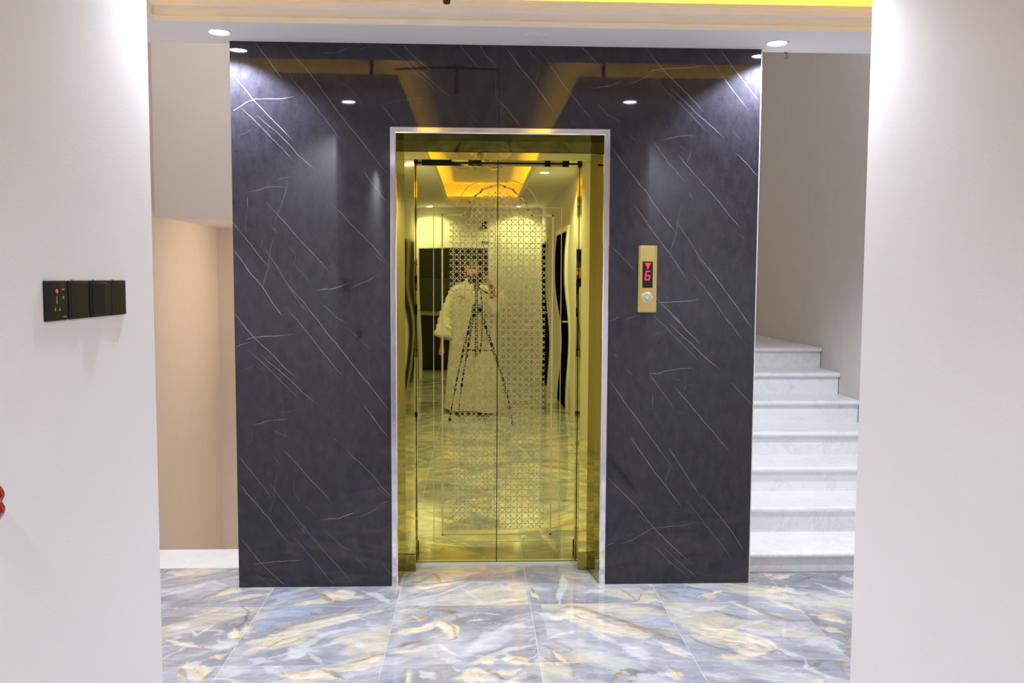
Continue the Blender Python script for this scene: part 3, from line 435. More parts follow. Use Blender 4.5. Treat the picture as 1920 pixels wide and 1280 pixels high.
# ---------------------------------------------------------------- side walls
XWL, XWR, XPR = -.90, 1.00, 1.12; YL, YR, YB = -1.617, -1.597, -8.30
sbox('wall_left', M['wall'], (XWL-.15, XWL, YB-.1, YL, 0, ZC+.4), (-2.45, XWL-.15, YL-.14, YL, 0, ZC+.4))
sbox('wall_right', M['wall'], (XWR, XWR+.27, YB-.1, -2.9, 0, ZC+.4), (XPR, XPR+.15, -2.9, YR, 0, ZC+.4), (XPR+.15, 2.62, YR-.14, YR, 0, ZC+.4))
sbox('wall_stair_left', M['peach'], (-2.42, -2.30, YL, 3.95, -1.6, 3.7))
sbox('wall_stair_right', M['stairwall'], (2.482, 2.60, YR, 3.95, 0, 3.7))
sbox('wall_stair_back', M['peach'], (-2.42, 0.2, 3.80, 3.95, -1.6, 3.7))
sbox('wall_stair_rear', M['stairwall'], (0.2, 2.60, 3.80, 3.95, 0, 3.7))
# underside of the flight above, over the descending stair
sbox('wall_bulkhead', M['wall'], (-2.30, XL, 2.30, 2.42, 1.895, 3.6), (-2.30, .2, 2.42, 3.80, 1.90, 2.02))
# end wall of the corridor with an opening
OX0, OX1, OZ = -.86, .17, 1.90
sbox('wall_front', M['wall'], (-1.05, OX0, YB-.12, YB, 0, ZC+.4), (OX1, 1.18, YB-.12, YB, 0, ZC+.4), (OX0, OX1, YB-.12, YB, OZ, ZC+.4))
sbox('wall_back_room', M['backroom'], (-2.0, -1.9, -11, YB-.12, 0, 2.5), (.9, 1.0, -11, YB-.12, 0, 2.5), (-2, 1, -11.1, -11, 0, 2.5), (-2, 1, -11.1, YB-.12, 2.4, 2.5), (-2, 1, -11.1, YB-.06, -.06, -.004))
# ceiling slabs around the tray, tray top
bm = bmesh.new()
def slab(x0, x1, y0, y1): box(bm, x0, x1, y0, y1, ZC, ZC+.026)
q = .0295
slab(-2.3, 2.482, TYF+q, .006); slab(-2.3, TX0-q, TYN-q, TYF+q); slab(TX1+q, 2.482, TYN-q, TYF+q)
slab(-2.3, SX0-q, YL, TYN-q); slab(SX1+q, 2.482, YR, TYN-q)
slab(XWL, SX0-q, TYB-q, YL); slab(SX1+q, XPR, TYB-q, YR); slab(XWL, XWR, YB, TYB-q)
struct('ceiling', bm, M['ceiling'])
bm = bmesh.new(); box(bm, -2.3, 2.482, YR-.1, .0, ZT, ZT+.05); box(bm, XWL-.1, XWR+.1, YB-.1, YR-.1, ZT, ZT+.05)
G = .17
# outer walls of the cove
def cw(x0, x1, y0, y1): box(bm, min(x0,x1), max(x0,x1), min(y0,y1), max(y0,y1), ZC+.026, ZT)
cw(TX0-G, TX1+G, TYF+G, TYF+G+.02); cw(TX0-G-.02, TX0-G, TYN-G, TYF+G); cw(TX1+G, TX1+G+.02, TYN-G, TYF+G)
cw(TX0-G, SX0-G, TYN-G-.02, TYN-G); cw(SX1+G, TX1+G, TYN-G-.02, TYN-G)
cw(SX0-G-.02, SX0-G, TYB-G, TYN-G); cw(SX1+G, SX1+G+.02, TYB-G, TYN-G); cw(SX0-G, SX1+G, TYB-G-.02, TYB-G)
struct('ceiling_tray', bm, M['tray'])
sbox('ceiling_stairwell', M['ceiling'], (-2.42, 2.6, 0, 3.95, 3.6, 3.7), (-2.3, 2.482, .006, .05, ZC, 3.6))
# moulded cornice round the opening (trim)
ZB = ZC-.0012
prof = [(0, ZB), (0, 2.554), (.012, 2.560), (.012, 2.590), (.0, 2.596), (.0, 2.620), (.010, 2.626), (.010, 2.644), (.03, 2.644), (.03, ZC+.026), (.03, ZB)]
poly = [(TX0, TYF), (TX0, TYN), (SX0, TYN), (SX0, TYB), (SX1, TYB), (SX1, TYN), (TX1, TYN), (TX1, TYF)]
bm = bmesh.new(); n = len(poly); rings = []
for i in range(n):
    p0, p1, p2 = Vector(poly[i-1]), Vector(poly[i]), Vector(poly[(i+1) % n])
    d1 = (p1-p0).normalized(); d2 = (p2-p1).normalized()
    n1 = Vector((d1.y, -d1.x)); n2 = Vector((d2.y, -d2.x))     # away from the opening
    mdir = n1+n2; off = mdir/(1+n1.dot(n2))
    rings.append([bm.verts.new((p1.x-off.x*-a*1.0, p1.y-off.y*-a*1.0, z)) for a, z in prof])
for i in range(n):
    A, B = rings[i], rings[(i+1) % n]
    for k in range(len(prof)): bm.faces.new((A[k], B[k], B[(k+1) % len(prof)], A[(k+1) % len(prof)]))
bmesh.ops.recalc_face_normals(bm, faces=bm.faces)
struct('trim_1', bm, M['ceiling'])
# thin marble sheet edge strip on the right corner
bm = bmesh.new(); box(bm, XR, XR+.004, -.002, .03, 0, ZC); struct('trim_2', bm, M['stairwall'])

# ---------------------------------------------------------------- stairs
R1, RS, TR, Y1 = .1061, .1462, .3216, .1284
st = empty('staircase', (1.9, Y1, 0), 'white marble staircase rising behind the right edge of the dark lift wall', 'stairs')
def rel(o, p): o.parent = p; o.matrix_parent_inverse = Matrix.Translation(p.location).inverted(); return o
def tread_bm(x0, x1, yn, yb, zt, th=.032):
    """slab with a rounded nose towards -Y"""
    bm = bmesh.new(); r = th/2; pts = []
    for k in range(7):
        a = PI/2+PI*k/6; pts.append((yn+r+r*math.cos(a), zt-r+r*math.sin(a)))
    pts += [(yb, zt-th), (yb, zt)]
    prism(bm, pts, x0, x1, 'x'); return bm
for k in range(7):
    zt = R1+k*RS; yn = Y1+k*TR; z0 = 0 if k == 0 else zt-RS
    last = k == 6; yb = 3.79 if last else yn+TR+.04
    bm = bmesh.new(); box(bm, XR+.012, 2.476, yn+.03, yn+.055, z0, zt-.032); rel(fin('riser', bm, M['marble']), st)
    rel(fin('tread', tread_bm(XR+.012, 2.478, yn, yb, zt), M['marble'], smooth=True), st)
bm = bmesh.new(); 
for k in range(7):
    zt = R1+k*RS-.033; box(bm, XR+.014, 2.474, Y1+k*TR+.056, Y1+(k+1)*TR+.056 if k < 6 else 3.785, 0, zt)
rel(fin('stair_core', bm, M['stairwall']), st)
# landing continues behind the shaft
sbox('floor_landing', M['marble'], (.21, XR, 2.06, 3.79, R1+6*RS-.05, R1+6*RS))
sd = empty('descending_staircase', (-1.7, .285, 0), 'top white marble tread of the stairs going down at the left', 'stairs')
for k in range(8):
    zt = -k*.16; yn = .30+k*.30
    bm = bmesh.new(); y0 = .285 if k == 0 else .285+k*.30-.03
    prism(bm, [(y0, zt-.03), (y0, zt), (y0+.31, zt), (y0+.325, zt-.008), (y0+.325, zt-.022), (y0+.31, zt-.03)], -2.294, XL+.002, 'x')
    rel(fin('tread', bm, M['marble']), sd)
    bm = bmesh.new(); box(bm, -2.292, XL+.002, y0+.27, y0+.295, zt-.16, zt-.03); rel(fin('riser', bm, M['marble']), sd)
sbox('floor_lower_landing', M['marble'], (-2.3, .2, 2.70, 3.8, -1.36, -1.30), (-2.3, .2, 2.68, 2.7, -1.6, -1.30))

# ---------------------------------------------------------------- elevator entrance
E0 = empty('elevator_entrance', (.105, .0, 0), 'mirror-polished gold two-leaf lift doorway set in the dark marble wall', 'elevator door')
def ep(name, bm, m, smooth=False, bevel=0, par=None):
    o = fin(name, bm, m, smooth=smooth, bevel=bevel)
    if par is None: rel(o, E0)
    else: o.parent = par; o.matrix_parent_inverse = par.matrix_world.inverted()
    return o
# steel surround, bevelled section
def frame_piece(bm, a, b, c, d): box(bm, a, b, -.012, .02, c, d)
def profile_frame():
    bm = bmesh.new()
    sec = [(0, .02), (0, -.0105), (.0025, -.013), (.0235, -.013), (.028, -.009), (.028, .02)]   # (inward offset, y)
    pts = [(FL, 0, 1, 0), (FL, FT, 1, -1), (FR, FT, -1, -1), (FR, 0, -1, 0)]
    R = [[bm.verts.new((x+sx*o_, y_, z+sz*o_)) for o_, y_ in sec] for x, z, sx, sz in pts]
    for A, B in zip(R, R[1:]):
        for k in range(len(sec)): bm.faces.new((A[k], B[k], B[(k+1) % len(sec)], A[(k+1) % len(sec)]))
    bm.faces.new(R[0]); bm.faces.new(R[-1][::-1]); bmesh.ops.recalc_face_normals(bm, faces=bm.faces); return bm
o = ep('steel_surround', profile_frame(), M['chrome']); o['label'] = 'polished steel surround with bevelled edges'
YJ, YD = .22, .33
LX0, LX1 = -.306, .516          # leaf span
JL, JR = -.352, .556            # jamb outer corners
# side cheeks (front to recess)
for s in (0, 1):
    bm = bmesh.new()
    a, b = (IL, JL) if s == 0 else (IR, JR)
    w_ = -.02 if s == 0 else .02
    prism(bm, [(a, .012), (b, YJ), (b+w_, YJ), (a+w_*.6, .012)], 0, IT, 'z'); ep('side_lining', bm, M['goldlining_shaded'])
    # inner jamb post
    bm = bmesh.new(); c = LX0 if s == 0 else LX1
    box(bm, min(b, c), max(b, c), YJ, YD+.06, .0, 2.07)
    ep('jamb_post', bm, M['goldjamb'], bevel=.002)
    bm = bmesh.new(); box(bm, min(b, c)-.004, max(b, c)+.004, YJ-.012, YJ, .0, .085); ep('jamb_foot', bm, M['goldlining_shaded'], bevel=.002)
# lintel: ceiling of the recess, tilted panel, header beam
bm = bmesh.new()
prism(bm, [(.012, IT), (YJ-.012, IT), (YJ+.004, 2.076), (YJ+.02, 2.076), (YJ+.02, IT+.02), (.012, IT+.02)], IL-.01, IR+.01, 'x'); ep('lintel_lining', bm, M['goldlintel_shaded'])
bm = bmesh.new(); box(bm, JL-.03, JR+.03, YJ-.006, YD+.05, 2.040, 2.076); ep('header_beam', bm, M['goldjamb'], bevel=.002)
bm = bmesh.new(); box(bm, LX0, LX1, YD-.006, YD+.03, 2.0355, 2.041); ep('slot_shade_strip', bm, M['gap'])  # dark strip put in for the shaded slot between header and leaves
bm = bmesh.new(); box(bm, LX0, LX1, .285, YD+.05, -.01, .004); box(bm, LX0, LX1, YD-.008, YD-.004, .004, .0075); ep('sill', bm, M['sill'])
bm = bmesh.new(); box(bm, XL+.1, XR-.1, YD+.06, YD+.08, -.02, 2.3); ep('shaft_backing', bm, M['gap'])
# leaves with etched border and lattice
CX = .105
def arch_half(z, outer):
    """half width of the bordered field at height z (bottom to ogee top)"""
    return None
def border_pts(hw, zb, zs, sh, zt):
    """right half outline from bottom centre to top centre: straight, shoulder, ogee"""
    P = [(0, zb), (hw, zb), (hw, zs), (sh, zs)]
    q = [(sh-.018, zs+.028), (sh-.030, zs+.062), (sh-.058, zs+.095), (sh-.085, zs+.115), (sh*.45, zs+.128), (sh*.2, zs+.142), (0, zt)]
    return P+q
OUT = border_pts(.322, .112, 1.820, .213, 1.975); INN = border_pts(.278, .150, 1.782, .171, 1.935)
def ribbon(bm, P, w_, y, sgn, mi=0):
    for a, b in zip(P, P[1:]):
        a, b = Vector((a[0], a[1])), Vector((b[0], b[1])); t = (b-a).normalized(); n_ = Vector((-t.y, t.x))*w_/2; e = t*w_/2
        q = [a-e+n_, b+e+n_, b+e-n_, a-e-n_]
        bm.faces.new([bm.verts.new((CX+sgn*max(p.x, .003), y, p.y)) for p in q])
def field_half(z):
    """half width of the lattice field at height z"""
    if z < .175 or z > 1.905: return 0
    if z < 1.755: return .244
    pts = [(1.755, .150), (1.782, .140), (1.84, .118), (1.87, .092), (1.895, .05), (1.906, .0)]
    for (z0, h0), (z1, h1) in zip(pts, pts[1:]):
        if z0 <= z <= z1: return h0+(h1-h0)*(z-z0)/(z1-z0)
    return .15
def seg_clip(bm, ax, az, bx, bz, w_, y, sgn):
    L = math.hypot(bx-ax, bz-az); n = max(2, int(L/.006)); run = None
    tx, tz = (bx-ax)/L, (bz-az)/L; nx, nz = -tz*w_/2, tx*w_/2
    def emit(p, q):
        bm.faces.new([bm.verts.new((CX+x, y, z)) for x, z in ((p[0]+nx, p[1]+nz), (q[0]+nx, q[1]+nz), (q[0]-nx, q[1]-nz), (p[0]-nx, p[1]-nz))])
    last = None
    for k in range(n+1):
        x = ax+(bx-ax)*k/n; z = az+(bz-az)*k/n
        ok = (x*sgn > .002) and abs(x) < field_half(z)
        if ok and run is None: run = (x, z)
        if ok: last = (x, z)
        if (not ok or k == n) and run is not None:
            if last != run: emit(run, last)
            run = None
def lattice(sgn):
    bm = bmesh.new(); p = .0588; r = .205*p; y = YD-.0003; w_ = .0025
    nx0, nx1 = -5, 5; z0 = .160
    for i in range(-5, 6):
        for s in (-1, 1):
            x = (i+.0)*p+s*r; seg_clip(bm, x, .16, x, 1.91, w_, y, sgn)
    for j in range(0, 32):
        for s in (-1, 1):
            z = z0+j*p+s*r; seg_clip(bm, -.26, z, .26, z, w_, y, sgn)
    d = r*1.4142
    for j in range(-6, 40):
        for s in (-1, 1):
            c = z0+j*p+s*d
            seg_clip(bm, -.26, c-.26, .26, c+.26, w_, y, sgn); seg_clip(bm, -.26, c+.26, .26, c-.26, w_, y, sgn)
    bmesh.ops.recalc_face_normals(bm, faces=bm.faces); return bm
for s, (a, b) in ((-1, (LX0+.002, CX-.0022)), (1, (CX+.0022, LX1-.002))):
    bm = bmesh.new(); box(bm, a, b, YD, YD+.035, .010, 2.035)
    leaf = ep('door_leaf', bm, M['gold'], bevel=.0015)
    bm = bmesh.new(); ribbon(bm, OUT, .0036, YD-.0005, s); ribbon(bm, INN, .0085, YD-.0005, s)
    bmesh.ops.recalc_face_normals(bm, faces=bm.faces)
    e = fin('etched_border', bm, M['etchline']); rel(e, E0); e.parent = leaf; e.matrix_parent_inverse = Matrix.Identity(4)
    l = fin('etched_lattice', lattice(s), M['etch']); l.parent = leaf; l.matrix_parent_inverse = Matrix.Identity(4)
    l['label'] = 'matte lattice of octagons etched in the gold'
bm = bmesh.new(); box(bm, CX-.0022, CX+.0022, YD+.004, YD+.02, .01, 2.03); ep('meeting_seal', bm, M['gap'])

# ---------------------------------------------------------------- call panel
M['brass_ring'] = mat('pale_brass_ring', (.80, .74, .58), .2, .9, noise=.02)
px0, px1, pz0, pz1 = .757, .845, 1.310, 1.622
cp = empty('elevator_call_panel', ((px0+px1)/2, 0, pz0), 'narrow brass lift call panel with red floor display on the dark marble', 'call panel')
pc = cp.location
def cpp(name, bm, m, par=None, **k):
    o = fin(name, bm, m, **k); o.parent = par or cp
    o.matrix_parent_inverse = Matrix.Translation(pc).inverted() if par is None else Matrix.Identity(4); return o
bm = bmesh.new(); prism(bm, [(px0, 0), (px0, -.007), (px0+.008, -.016), (px1-.014, -.018), (px1, -.009), (px1, 0)], pz0, pz1, 'z'); cpp('faceplate', bm, M['satin_gold'], bevel=.001)
def onp(x, y):      # photo-measured point on the panel face, metres
    return x, y
bm = bmesh.new(); box(bm, .776, .824, -.0195, -.012, 1.425, 1.548)
disp = cpp('display', bm, M['black'])
def poly_face(bm, pts, y): bm.faces.new([bm.verts.new((x, y, z)) for x, z in pts])
bm = bmesh.new(); prism(bm, [(.786, 1.541), (.814, 1.541), (.8035, 1.518), (.8015, 1.512), (.7965, 1.512), (.7965, 1.518)], -.0205, -.0195, 'y'); cpp('down_arrow', bm, M['redled'], par=disp)
# the digit 6, slanted seven segment style
bm = bmesh.new()
def sl(x, z): return (.787+x+(z*.12), 1.462+z)
def sg(x0, z0, x1, z1, w_=.0052):
    a = Vector(sl(x0, z0)); b = Vector(sl(x1, z1)); t = (b-a).normalized(); n_ = Vector((-t.y, t.x))*w_/2
    prism(bm, [tuple(a+n_), tuple(b+n_), tuple(b-n_), tuple(a-n_)], -.0205, -.0195, 'y')
sg(.001, .0, .001, .020); sg(.001, .020, .001, .040); sg(-.0015, .001, .0215, .001); sg(.020, .0, .020, .021); sg(-.0005, .0205, .0215, .0205); sg(-.0008, .040, .0205, .040)
cpp('floor_digit', bm, M['redled'], par=disp)
bm = bmesh.new(); lathe(bm, [(0, -.026), (.017, -.026), (.0185, -.0245), (.0185, -.015)], (.7985, 0, 1.381), 40, 'y'); btn = cpp('call_button', bm, mat('frosted_button', (.36, .32, .24), .4, noise=.05), smooth=True)
bm = bmesh.new()
tube(bm, [(.7985+.0215*math.cos(2*PI*k/40), -.0195, 1.381+.0215*math.sin(2*PI*k/40)) for k in range(40)], .0042, 10, closed=True); cpp('button_ring', bm, M['brass_ring'], par=btn, smooth=True)
bm = bmesh.new(); prism(bm, [(.7925, 1.384), (.8045, 1.384), (.7985, 1.373)], -.0268, -.026, 'y'); cpp('button_arrow', bm, M['sill'], par=btn)

# ---------------------------------------------------------------- switches on the left wall
def wall_unit(y0, y1, rock, labl, cat, name):
    yc = (y0+y1)/2; zc = 1.412; w_ = y1-y0-.006
    e = empty(name, (XWL, yc, zc), labl, cat)
    bm = rbox(.006, w_, .086, .0025); p = fin('backplate', bm, M['black'], e, smooth=True); p.location = (.003, 0, 0)
    # tiny maker's mark in the corner
    bm = bmesh.new(); box(bm, .0060, .0063, w_/2-.020, w_/2-.006, -.0365, -.0345); fin('corner_mark', bm, M['print'], e)
    if rock:
        tilt, th = rock
        bm = bmesh.new(); hw = w_/2-.008; hh = .0365
        prism(bm, [(-hw, .005), (-hw, .005+th*.35), (-hw*.35, .005+th*.75), (hw*.2, .005+th), (hw, .005+th), (hw, .005)], -hh, hh, 'z')
        for v in bm.verts: v.co = Vector((v.co.y, v.co.x, v.co.z))
        bmesh.ops.recalc_face_normals(bm, faces=bm.faces)
        fin('rocker', bm, M['black'], e, bevel=.0015)
        bm = bmesh.new(); lathe(bm, [(0, .0), (.0022, .0), (.0022, .002)], (.003, -w_/2+.022, .043), 12, 'z'); fin('indicator', bm, M['print'], e)
    else:
        bm = bmesh.new(); lathe(bm, [(0, .0018), (.0035, .0018), (.0042, 0)], (0, 0, 0), 16, 'z')
        for v in bm.verts: v.co = Vector((v.co.z+.006, v.co.x, v.co.y+.020))
        fin('red_indicator', bm, M['redled_dim'], e, smooth=True)
        bm = bmesh.new(); box(bm, .006, .0063, w_/2-.024, w_/2-.013, .0225, .0255); fin('icon', bm, M['print'], e)
        bm = bmesh.new(); box(bm, .006, .0063, w_/2-.019, w_/2-.0165, .003, .010); box(bm, .006, .0064, w_/2-.021, w_/2-.0145, .0055, .0075); fin('icon', bm, M['print'], e)
        bm = bmesh.new(); prism(bm, [(-.001, .009), (.001, .009), (.0016, -.006), (-.0016, -.006)], .006, .0063, 'x'); fin('icon', bm, M['print'], e)
        for yy in (-.008, .012):
            bm = bmesh.new(); prism(bm, [(yy-.0028, -.022), (yy+.0028, -.022), (yy, -.014)], .006, .0063, 'x'); fin('icon', bm, M['print'], e)
    return e
wall_unit(-2.243, -2.141, None, 'flat black wall control plate with a red indicator, first in the row of plates', 'wall control', 'wall_control')
wall_unit(-2.137, -2.034, (1, .003), 'black rocker light switch directly right of the plate with the red indicator', 'light switch', 'light_switch')
wall_unit(-2.031, -1.925, (1, .009), 'black light switch whose thick rocker sticks out furthest from the wall', 'light switch', 'light_switch')
wall_unit(-1.922, -1.820, (1, .003), 'black rocker light switch at the end of the row nearest the wall edge', 'light switch', 'light_switch')

# red glossy thing at the very edge of the view
bm = bmesh.new(); 
bmesh.ops.create_uvsphere(bm, u_segments=24, v_segments=24, radius=1)
for v in bm.verts:
    z = v.co.z; k = .62+.38*abs(math.sin(z*PI*.5+0)) if abs(z) > 0 else .62
    pin = 1-.28*math.exp(-(z/.22)**2)
    v.co = Vector((v.co.x*.020*pin, v.co.y*.034*pin, z*.0385))
o = fin('red_ornament', bm, M['red'], smooth=True); o.location = (XWL+.018, -2.490, 1.050)
tag(o, 'glossy red rounded two-lobed object on the wall, cut by the left edge', 'ornament')

# ---------------------------------------------------------------- downlights
LB = ['round recessed downlight lit at the left end of the soffit above the dark wall', 'round recessed downlight lit at the right end of the soffit above the dark wall',
      'lit downlight mirrored in the dark marble left of the lift doorway', 'lit downlight mirrored in the dark marble right of the lift doorway',
      'lit downlight mirrored high in the right gold door leaf', 'lit downlight above the left corridor wall, before the photographer',
      'lit downlight throwing the bright pool on the pale end wall seen in the gold doors', 'lit downlight over the dark opening of the end wall seen in the gold doors']
for (x, y, k), lab in zip(DOWN, LB):
    e = empty('downlight', (x, y, ZC), lab, 'downlight', None)
    bm = bmesh.new(); lathe(bm, [(.040, .004), (.040, -.002), (.044, -.005), (.052, -.004), (.055, .0)], (0, 0, 0), 36); fin('trim_ring', bm, M['white_trim'], e, smooth=True)
    bm = bmesh.new(); lathe(bm, [(0, -.004), (.030, -.0035), (.040, -.001), (.040, .003), (0, .003)], (0, 0, 0), 36); fin('lens', bm, M['emitter'], e, smooth=True)
    e['group'] = 'recessed ceiling downlights'

# disc added in place of a reflected light patch on the soffit
bm = bmesh.new(); lathe(bm, [(0, -.003), (.045, -.003), (.052, 0)], (.257, -.17, ZC), 32)
tag(fin('light_patch_disc', bm, M['ceiling'], smooth=True), 'faint white disc standing in for a light patch on the soffit above the lift doorway', 'light patch')

# slim pendant rod with crossbar
pe = empty('pendant_rod', (-.112, -.80, ZT), 'slim dark pendant rod with crossbar hanging from the raised ceiling, tip at the top edge', 'pendant')
bm = bmesh.new(); lathe(bm, [(0, -.362), (.0125, -.360), (.0135, -.352)], (0, 0, 0), 24); lathe(bm, [(.0135, -.352), (.0135, -.345)], (0, 0, 0), 24); fin('tip', bm, M['blackmatte'], pe, smooth=True)
bm = bmesh.new(); lathe(bm, [(0, -.345), (.0135, -.345), (.0155, -.30), (.016, -.19), (.010, -.18), (.010, -.02), (0, -.02)], (0, 0, 0), 24); fin('rod', bm, mat('pendant_grey', (.10, .095, .085), .35, .6), pe, smooth=True)
bm = bmesh.new(); tube(bm, [(-.34, .0, -.225), (-.16, 0, -.215), (0, 0, -.213), (.10, 0, -.215), (.21, 0, -.222)], [.005, .007, .009, .007, .005], 10); fin('crossbar', bm, M['blackmatte'], pe, smooth=True)
bm = bmesh.new(); lathe(bm, [(0, -.03), (.035, -.026), (.05, -.006), (.05, 0), (0, 0)], (0, 0, 0), 24); fin('ceiling_rose', bm, M['blackmatte'], pe, smooth=True)

# wire hook under the soffit at the right
bm = bmesh.new(); tube(bm, [(1.453, .045, 2.534), (1.452, .040, 2.520), (1.456, .036, 2.506), (1.450, .034, 2.498), (1.444, .036, 2.504)], .0016, 6)
tube(bm, [(1.440, .042, 2.534), (1.448, .040, 2.524), (1.458, .040, 2.530)], .0022, 6)
tag(fin('wire_hook', bm, M['blackmatte'], smooth=True), 'tiny black bent wire hanging from the soffit beside the right downlight', 'wire')
# ---------------------------------------------------------------- corridor doors (seen in the gold mirror)
def corridor_door(name, side, y0, y1, handle_y):
    x = XWR if side > 0 else XWL; s = -side
    bm = bmesh.new(); d = .012*s
    box(bm, min(x, x+d), max(x, x+d), y0, y1, .005, 1.98)
    for za, zb in ((.20, .90), (1.02, 1.84)):      # raised field mouldings
        for q in ((y0+.13, y1-.13, za, za+.02), (y0+.13, y1-.13, zb-.02, zb), (y0+.13, y0+.15, za, zb), (y1-.15, y1-.13, za, zb)):
            box(bm, min(x+d, x+d*1.5), max(x+d, x+d*1.5), *q)
    o = struct(name, bm, M['doorblack'])
    bm = bmesh.new(); f = .02*s
    for q in ((y0-.06, y0, 0, 2.04), (y1, y1+.06, 0, 2.04), (y0, y1, 1.98, 2.04)): box(bm, min(x, x+f), max(x, x+f), *q)
    fr = fin('door_frame', bm, M['white_trim'], o)
    bm = bmesh.new(); tube(bm, [(x+d, handle_y, 1.0), (x+d+.05*s, handle_y, 1.0), (x+d+.05*s, handle_y+.11, 1.0)], .009, 10); fin('door_handle', bm, M['steel'], o, smooth=True)
corridor_door('door_1', 1, -5.78, -4.90, -5.0); corridor_door('door_2', 1, -7.92, -7.0, -7.1)
corridor_door('door_3', -1, -6.95, -6.08, -6.85); corridor_door('door_4', -1, -7.98, -7.12, -7.9)
# skirting in the corridor
# dark plates on the end wall
bm = bmesh.new(); box(bm, .10, .17, YB, YB+.03, 2.20, 2.31); box(bm, .115, .155, YB+.03, YB+.036, 2.265, 2.30); box(bm, .115, .155, YB+.03, YB+.036, 2.21, 2.245)
tag(fin('wall_speaker', bm, M['blackmatte'], bevel=.004), 'small black two-part box on the end wall above the dark opening', 'wall box')
bm = bmesh.new(); box(bm, .10, .19, YB, YB+.012, 1.975, 2.0); tag(fin('name_plate', bm, M['greydark']), 'thin dark strip on the end wall between the black box and the opening', 'plate')
# furniture in the dark room beyond
cb = empty('kitchen_counter', (-.5, -9.6, 0), 'grey base cabinet with pale worktop in the dark room beyond the end opening', 'cabinet')
def kp(n, bx, m):
    bm = bmesh.new(); box(bm, *bx); o = fin(n, bm, m, bevel=.004); rel(o, cb); return o
kp('cabinet_body', (-1.88, .1, -9.9, -9.35, .02, .88), M['greydark']); kp('worktop', (-1.88, .12, -9.92, -9.31, .88, .92), M['counter'])
for k in range(3): kp('door_panel', (-1.86+.65*k, -1.23+.65*k, -9.35, -9.33, .1, .86), M['greydark'])
uc = empty('tall_panel', (-.4, -10.6, 0), 'large grey-green panel standing behind the counter in the dark room', 'panel')
bm = bmesh.new(); box(bm, -1.85, .85, -10.9, -10.6, 0, 1.45); rel(fin('panel_body', bm, M['backroom'], bevel=.004), uc)
bm = bmesh.new(); box(bm, -1.85, .85, -10.9, -10.58, 1.45, 1.47); rel(fin('panel_cap', bm, M['grey']), uc)
fill_light(-.4, -9.0, 2.25, 11, (1, .95, .85), .15)  # unseen fill light added to lift the dark room

# ---------------------------------------------------------------- chandelier in the long tray
M['brass'] = mat('chandelier_metal', (.55, .46, .35), .2, 1.0, noise=.05); M['crystal'] = mat('milky_glass', (.75, .72, .66), .15, noise=.02, coat=.5)
ch = empty('chandelier', (.03, -3.55, ZT-.13), 'unlit chandelier with curled arms hanging in the corridor ceiling tray', 'chandelier')
bm = bmesh.new(); lathe(bm, [(0, .13), (.06, .13), (.055, .12), (.008, .10), (.008, .0), (.075, 0), (.07, -.012), (.02, -.03), (.012, -.04), (.012, -.10), (.035, -.12), (.045, -.15), (.03, -.18), (.012, -.20), (0, -.215)], (0, 0, 0), 32); fin('stem', bm, M['brass'], ch, smooth=True)
for k in range(6):
    a = 2*PI*k/6+.3; pts = []
    for t in range(15):
        u = t/14; r = .03+.29*u; z = -.15-.055*math.sin(u*PI*.95)+.05*u**3; pts.append((r*math.cos(a), r*math.sin(a), z))
    for t in range(1, 8):
        th = t/7*PI*1.3; pts.append(((.32+.022*math.sin(th))*math.cos(a), (.32+.022*math.sin(th))*math.sin(a), -.10+.022*(1-math.cos(th))))
    bm = bmesh.new(); tube(bm, pts, .0055, 8); arm = fin('arm', bm, M['brass'], ch, smooth=True)
    bm = bmesh.new(); lathe(bm, [(0, -.03), (.012, -.03), (.035, -.005), (.045, .03), (.04, .03), (.03, .0), (0, -.015)], (.32*math.cos(a), .32*math.sin(a), -.085), 20); fin('lamp_shade', bm, M['crystal'], arm, smooth=True)

# ---------------------------------------------------------------- tripod and camera
TRX, TRY = .015, -4.215
tr = empty('camera_tripod', (TRX, TRY, 0), 'black three-legged tripod with spreader standing in front of the robed person', 'tripod')
def tp(n, bm, m=None, par=None, **k):
    o = fin(n, bm, m or M['black'], **k)
    if par is None: rel(o, tr)
    else: o.parent = par
    return o
bm = bmesh.new(); tube(bm, [(TRX, TRY, .66), (TRX, TRY, 1.36)], .0135, 16); tp('centre_column', bm, smooth=True)
bm = bmesh.new(); lathe(bm, [(0, 1.10), (.045, 1.10), (.055, 1.13), (.045, 1.18), (.02, 1.20), (0, 1.20)], (TRX, TRY, 0), 24); tp('shoulder', bm, smooth=True)
bm = bmesh.new(); lathe(bm, [(0, 1.33), (.03, 1.33), (.035, 1.36), (.02, 1.375), (.035, 1.385), (.035, 1.398), (0, 1.398)], (TRX, TRY, 0), 24)
tube(bm, [(TRX+.02, TRY, 1.36), (TRX+.10, TRY-.10, 1.30)], .008, 10); tp('pan_head', bm, smooth=True)
feet = [(-.262, -4.125), (.345, -3.965), (-.17, -4.415)]
for fx, fy in feet:
    d = Vector((fx-TRX, fy-TRY, 0)); T = Vector((TRX, TRY, 1.135))+d*.12; Fp = Vector((fx, fy, .02)); j1 = T.lerp(Fp, .42); j2 = T.lerp(Fp, .72)
    bm = bmesh.new(); tube(bm, [T, j1, j1, j2, j2, Fp], [.0115, .0115, .009, .009, .007, .007], 12)
    for j in (j1, j2): tube(bm, [j-(Fp-T)*.018, j+(Fp-T)*.018], .015, 12)
    lg = tp('leg', bm, smooth=True)
    bm = bmesh.new(); lathe(bm, [(0, 0), (.016, 0), (.015, .02), (.009, .03), (0, .03)], (fx, fy, 0), 14); f = fin('rubber_foot', bm, M['blackmatte'], smooth=True); f.parent = lg
    bm = bmesh.new(); tube(bm, [(TRX, TRY, .73), tuple(T.lerp(Fp, .355))], .005, 8); tp('spreader', bm, smooth=True)
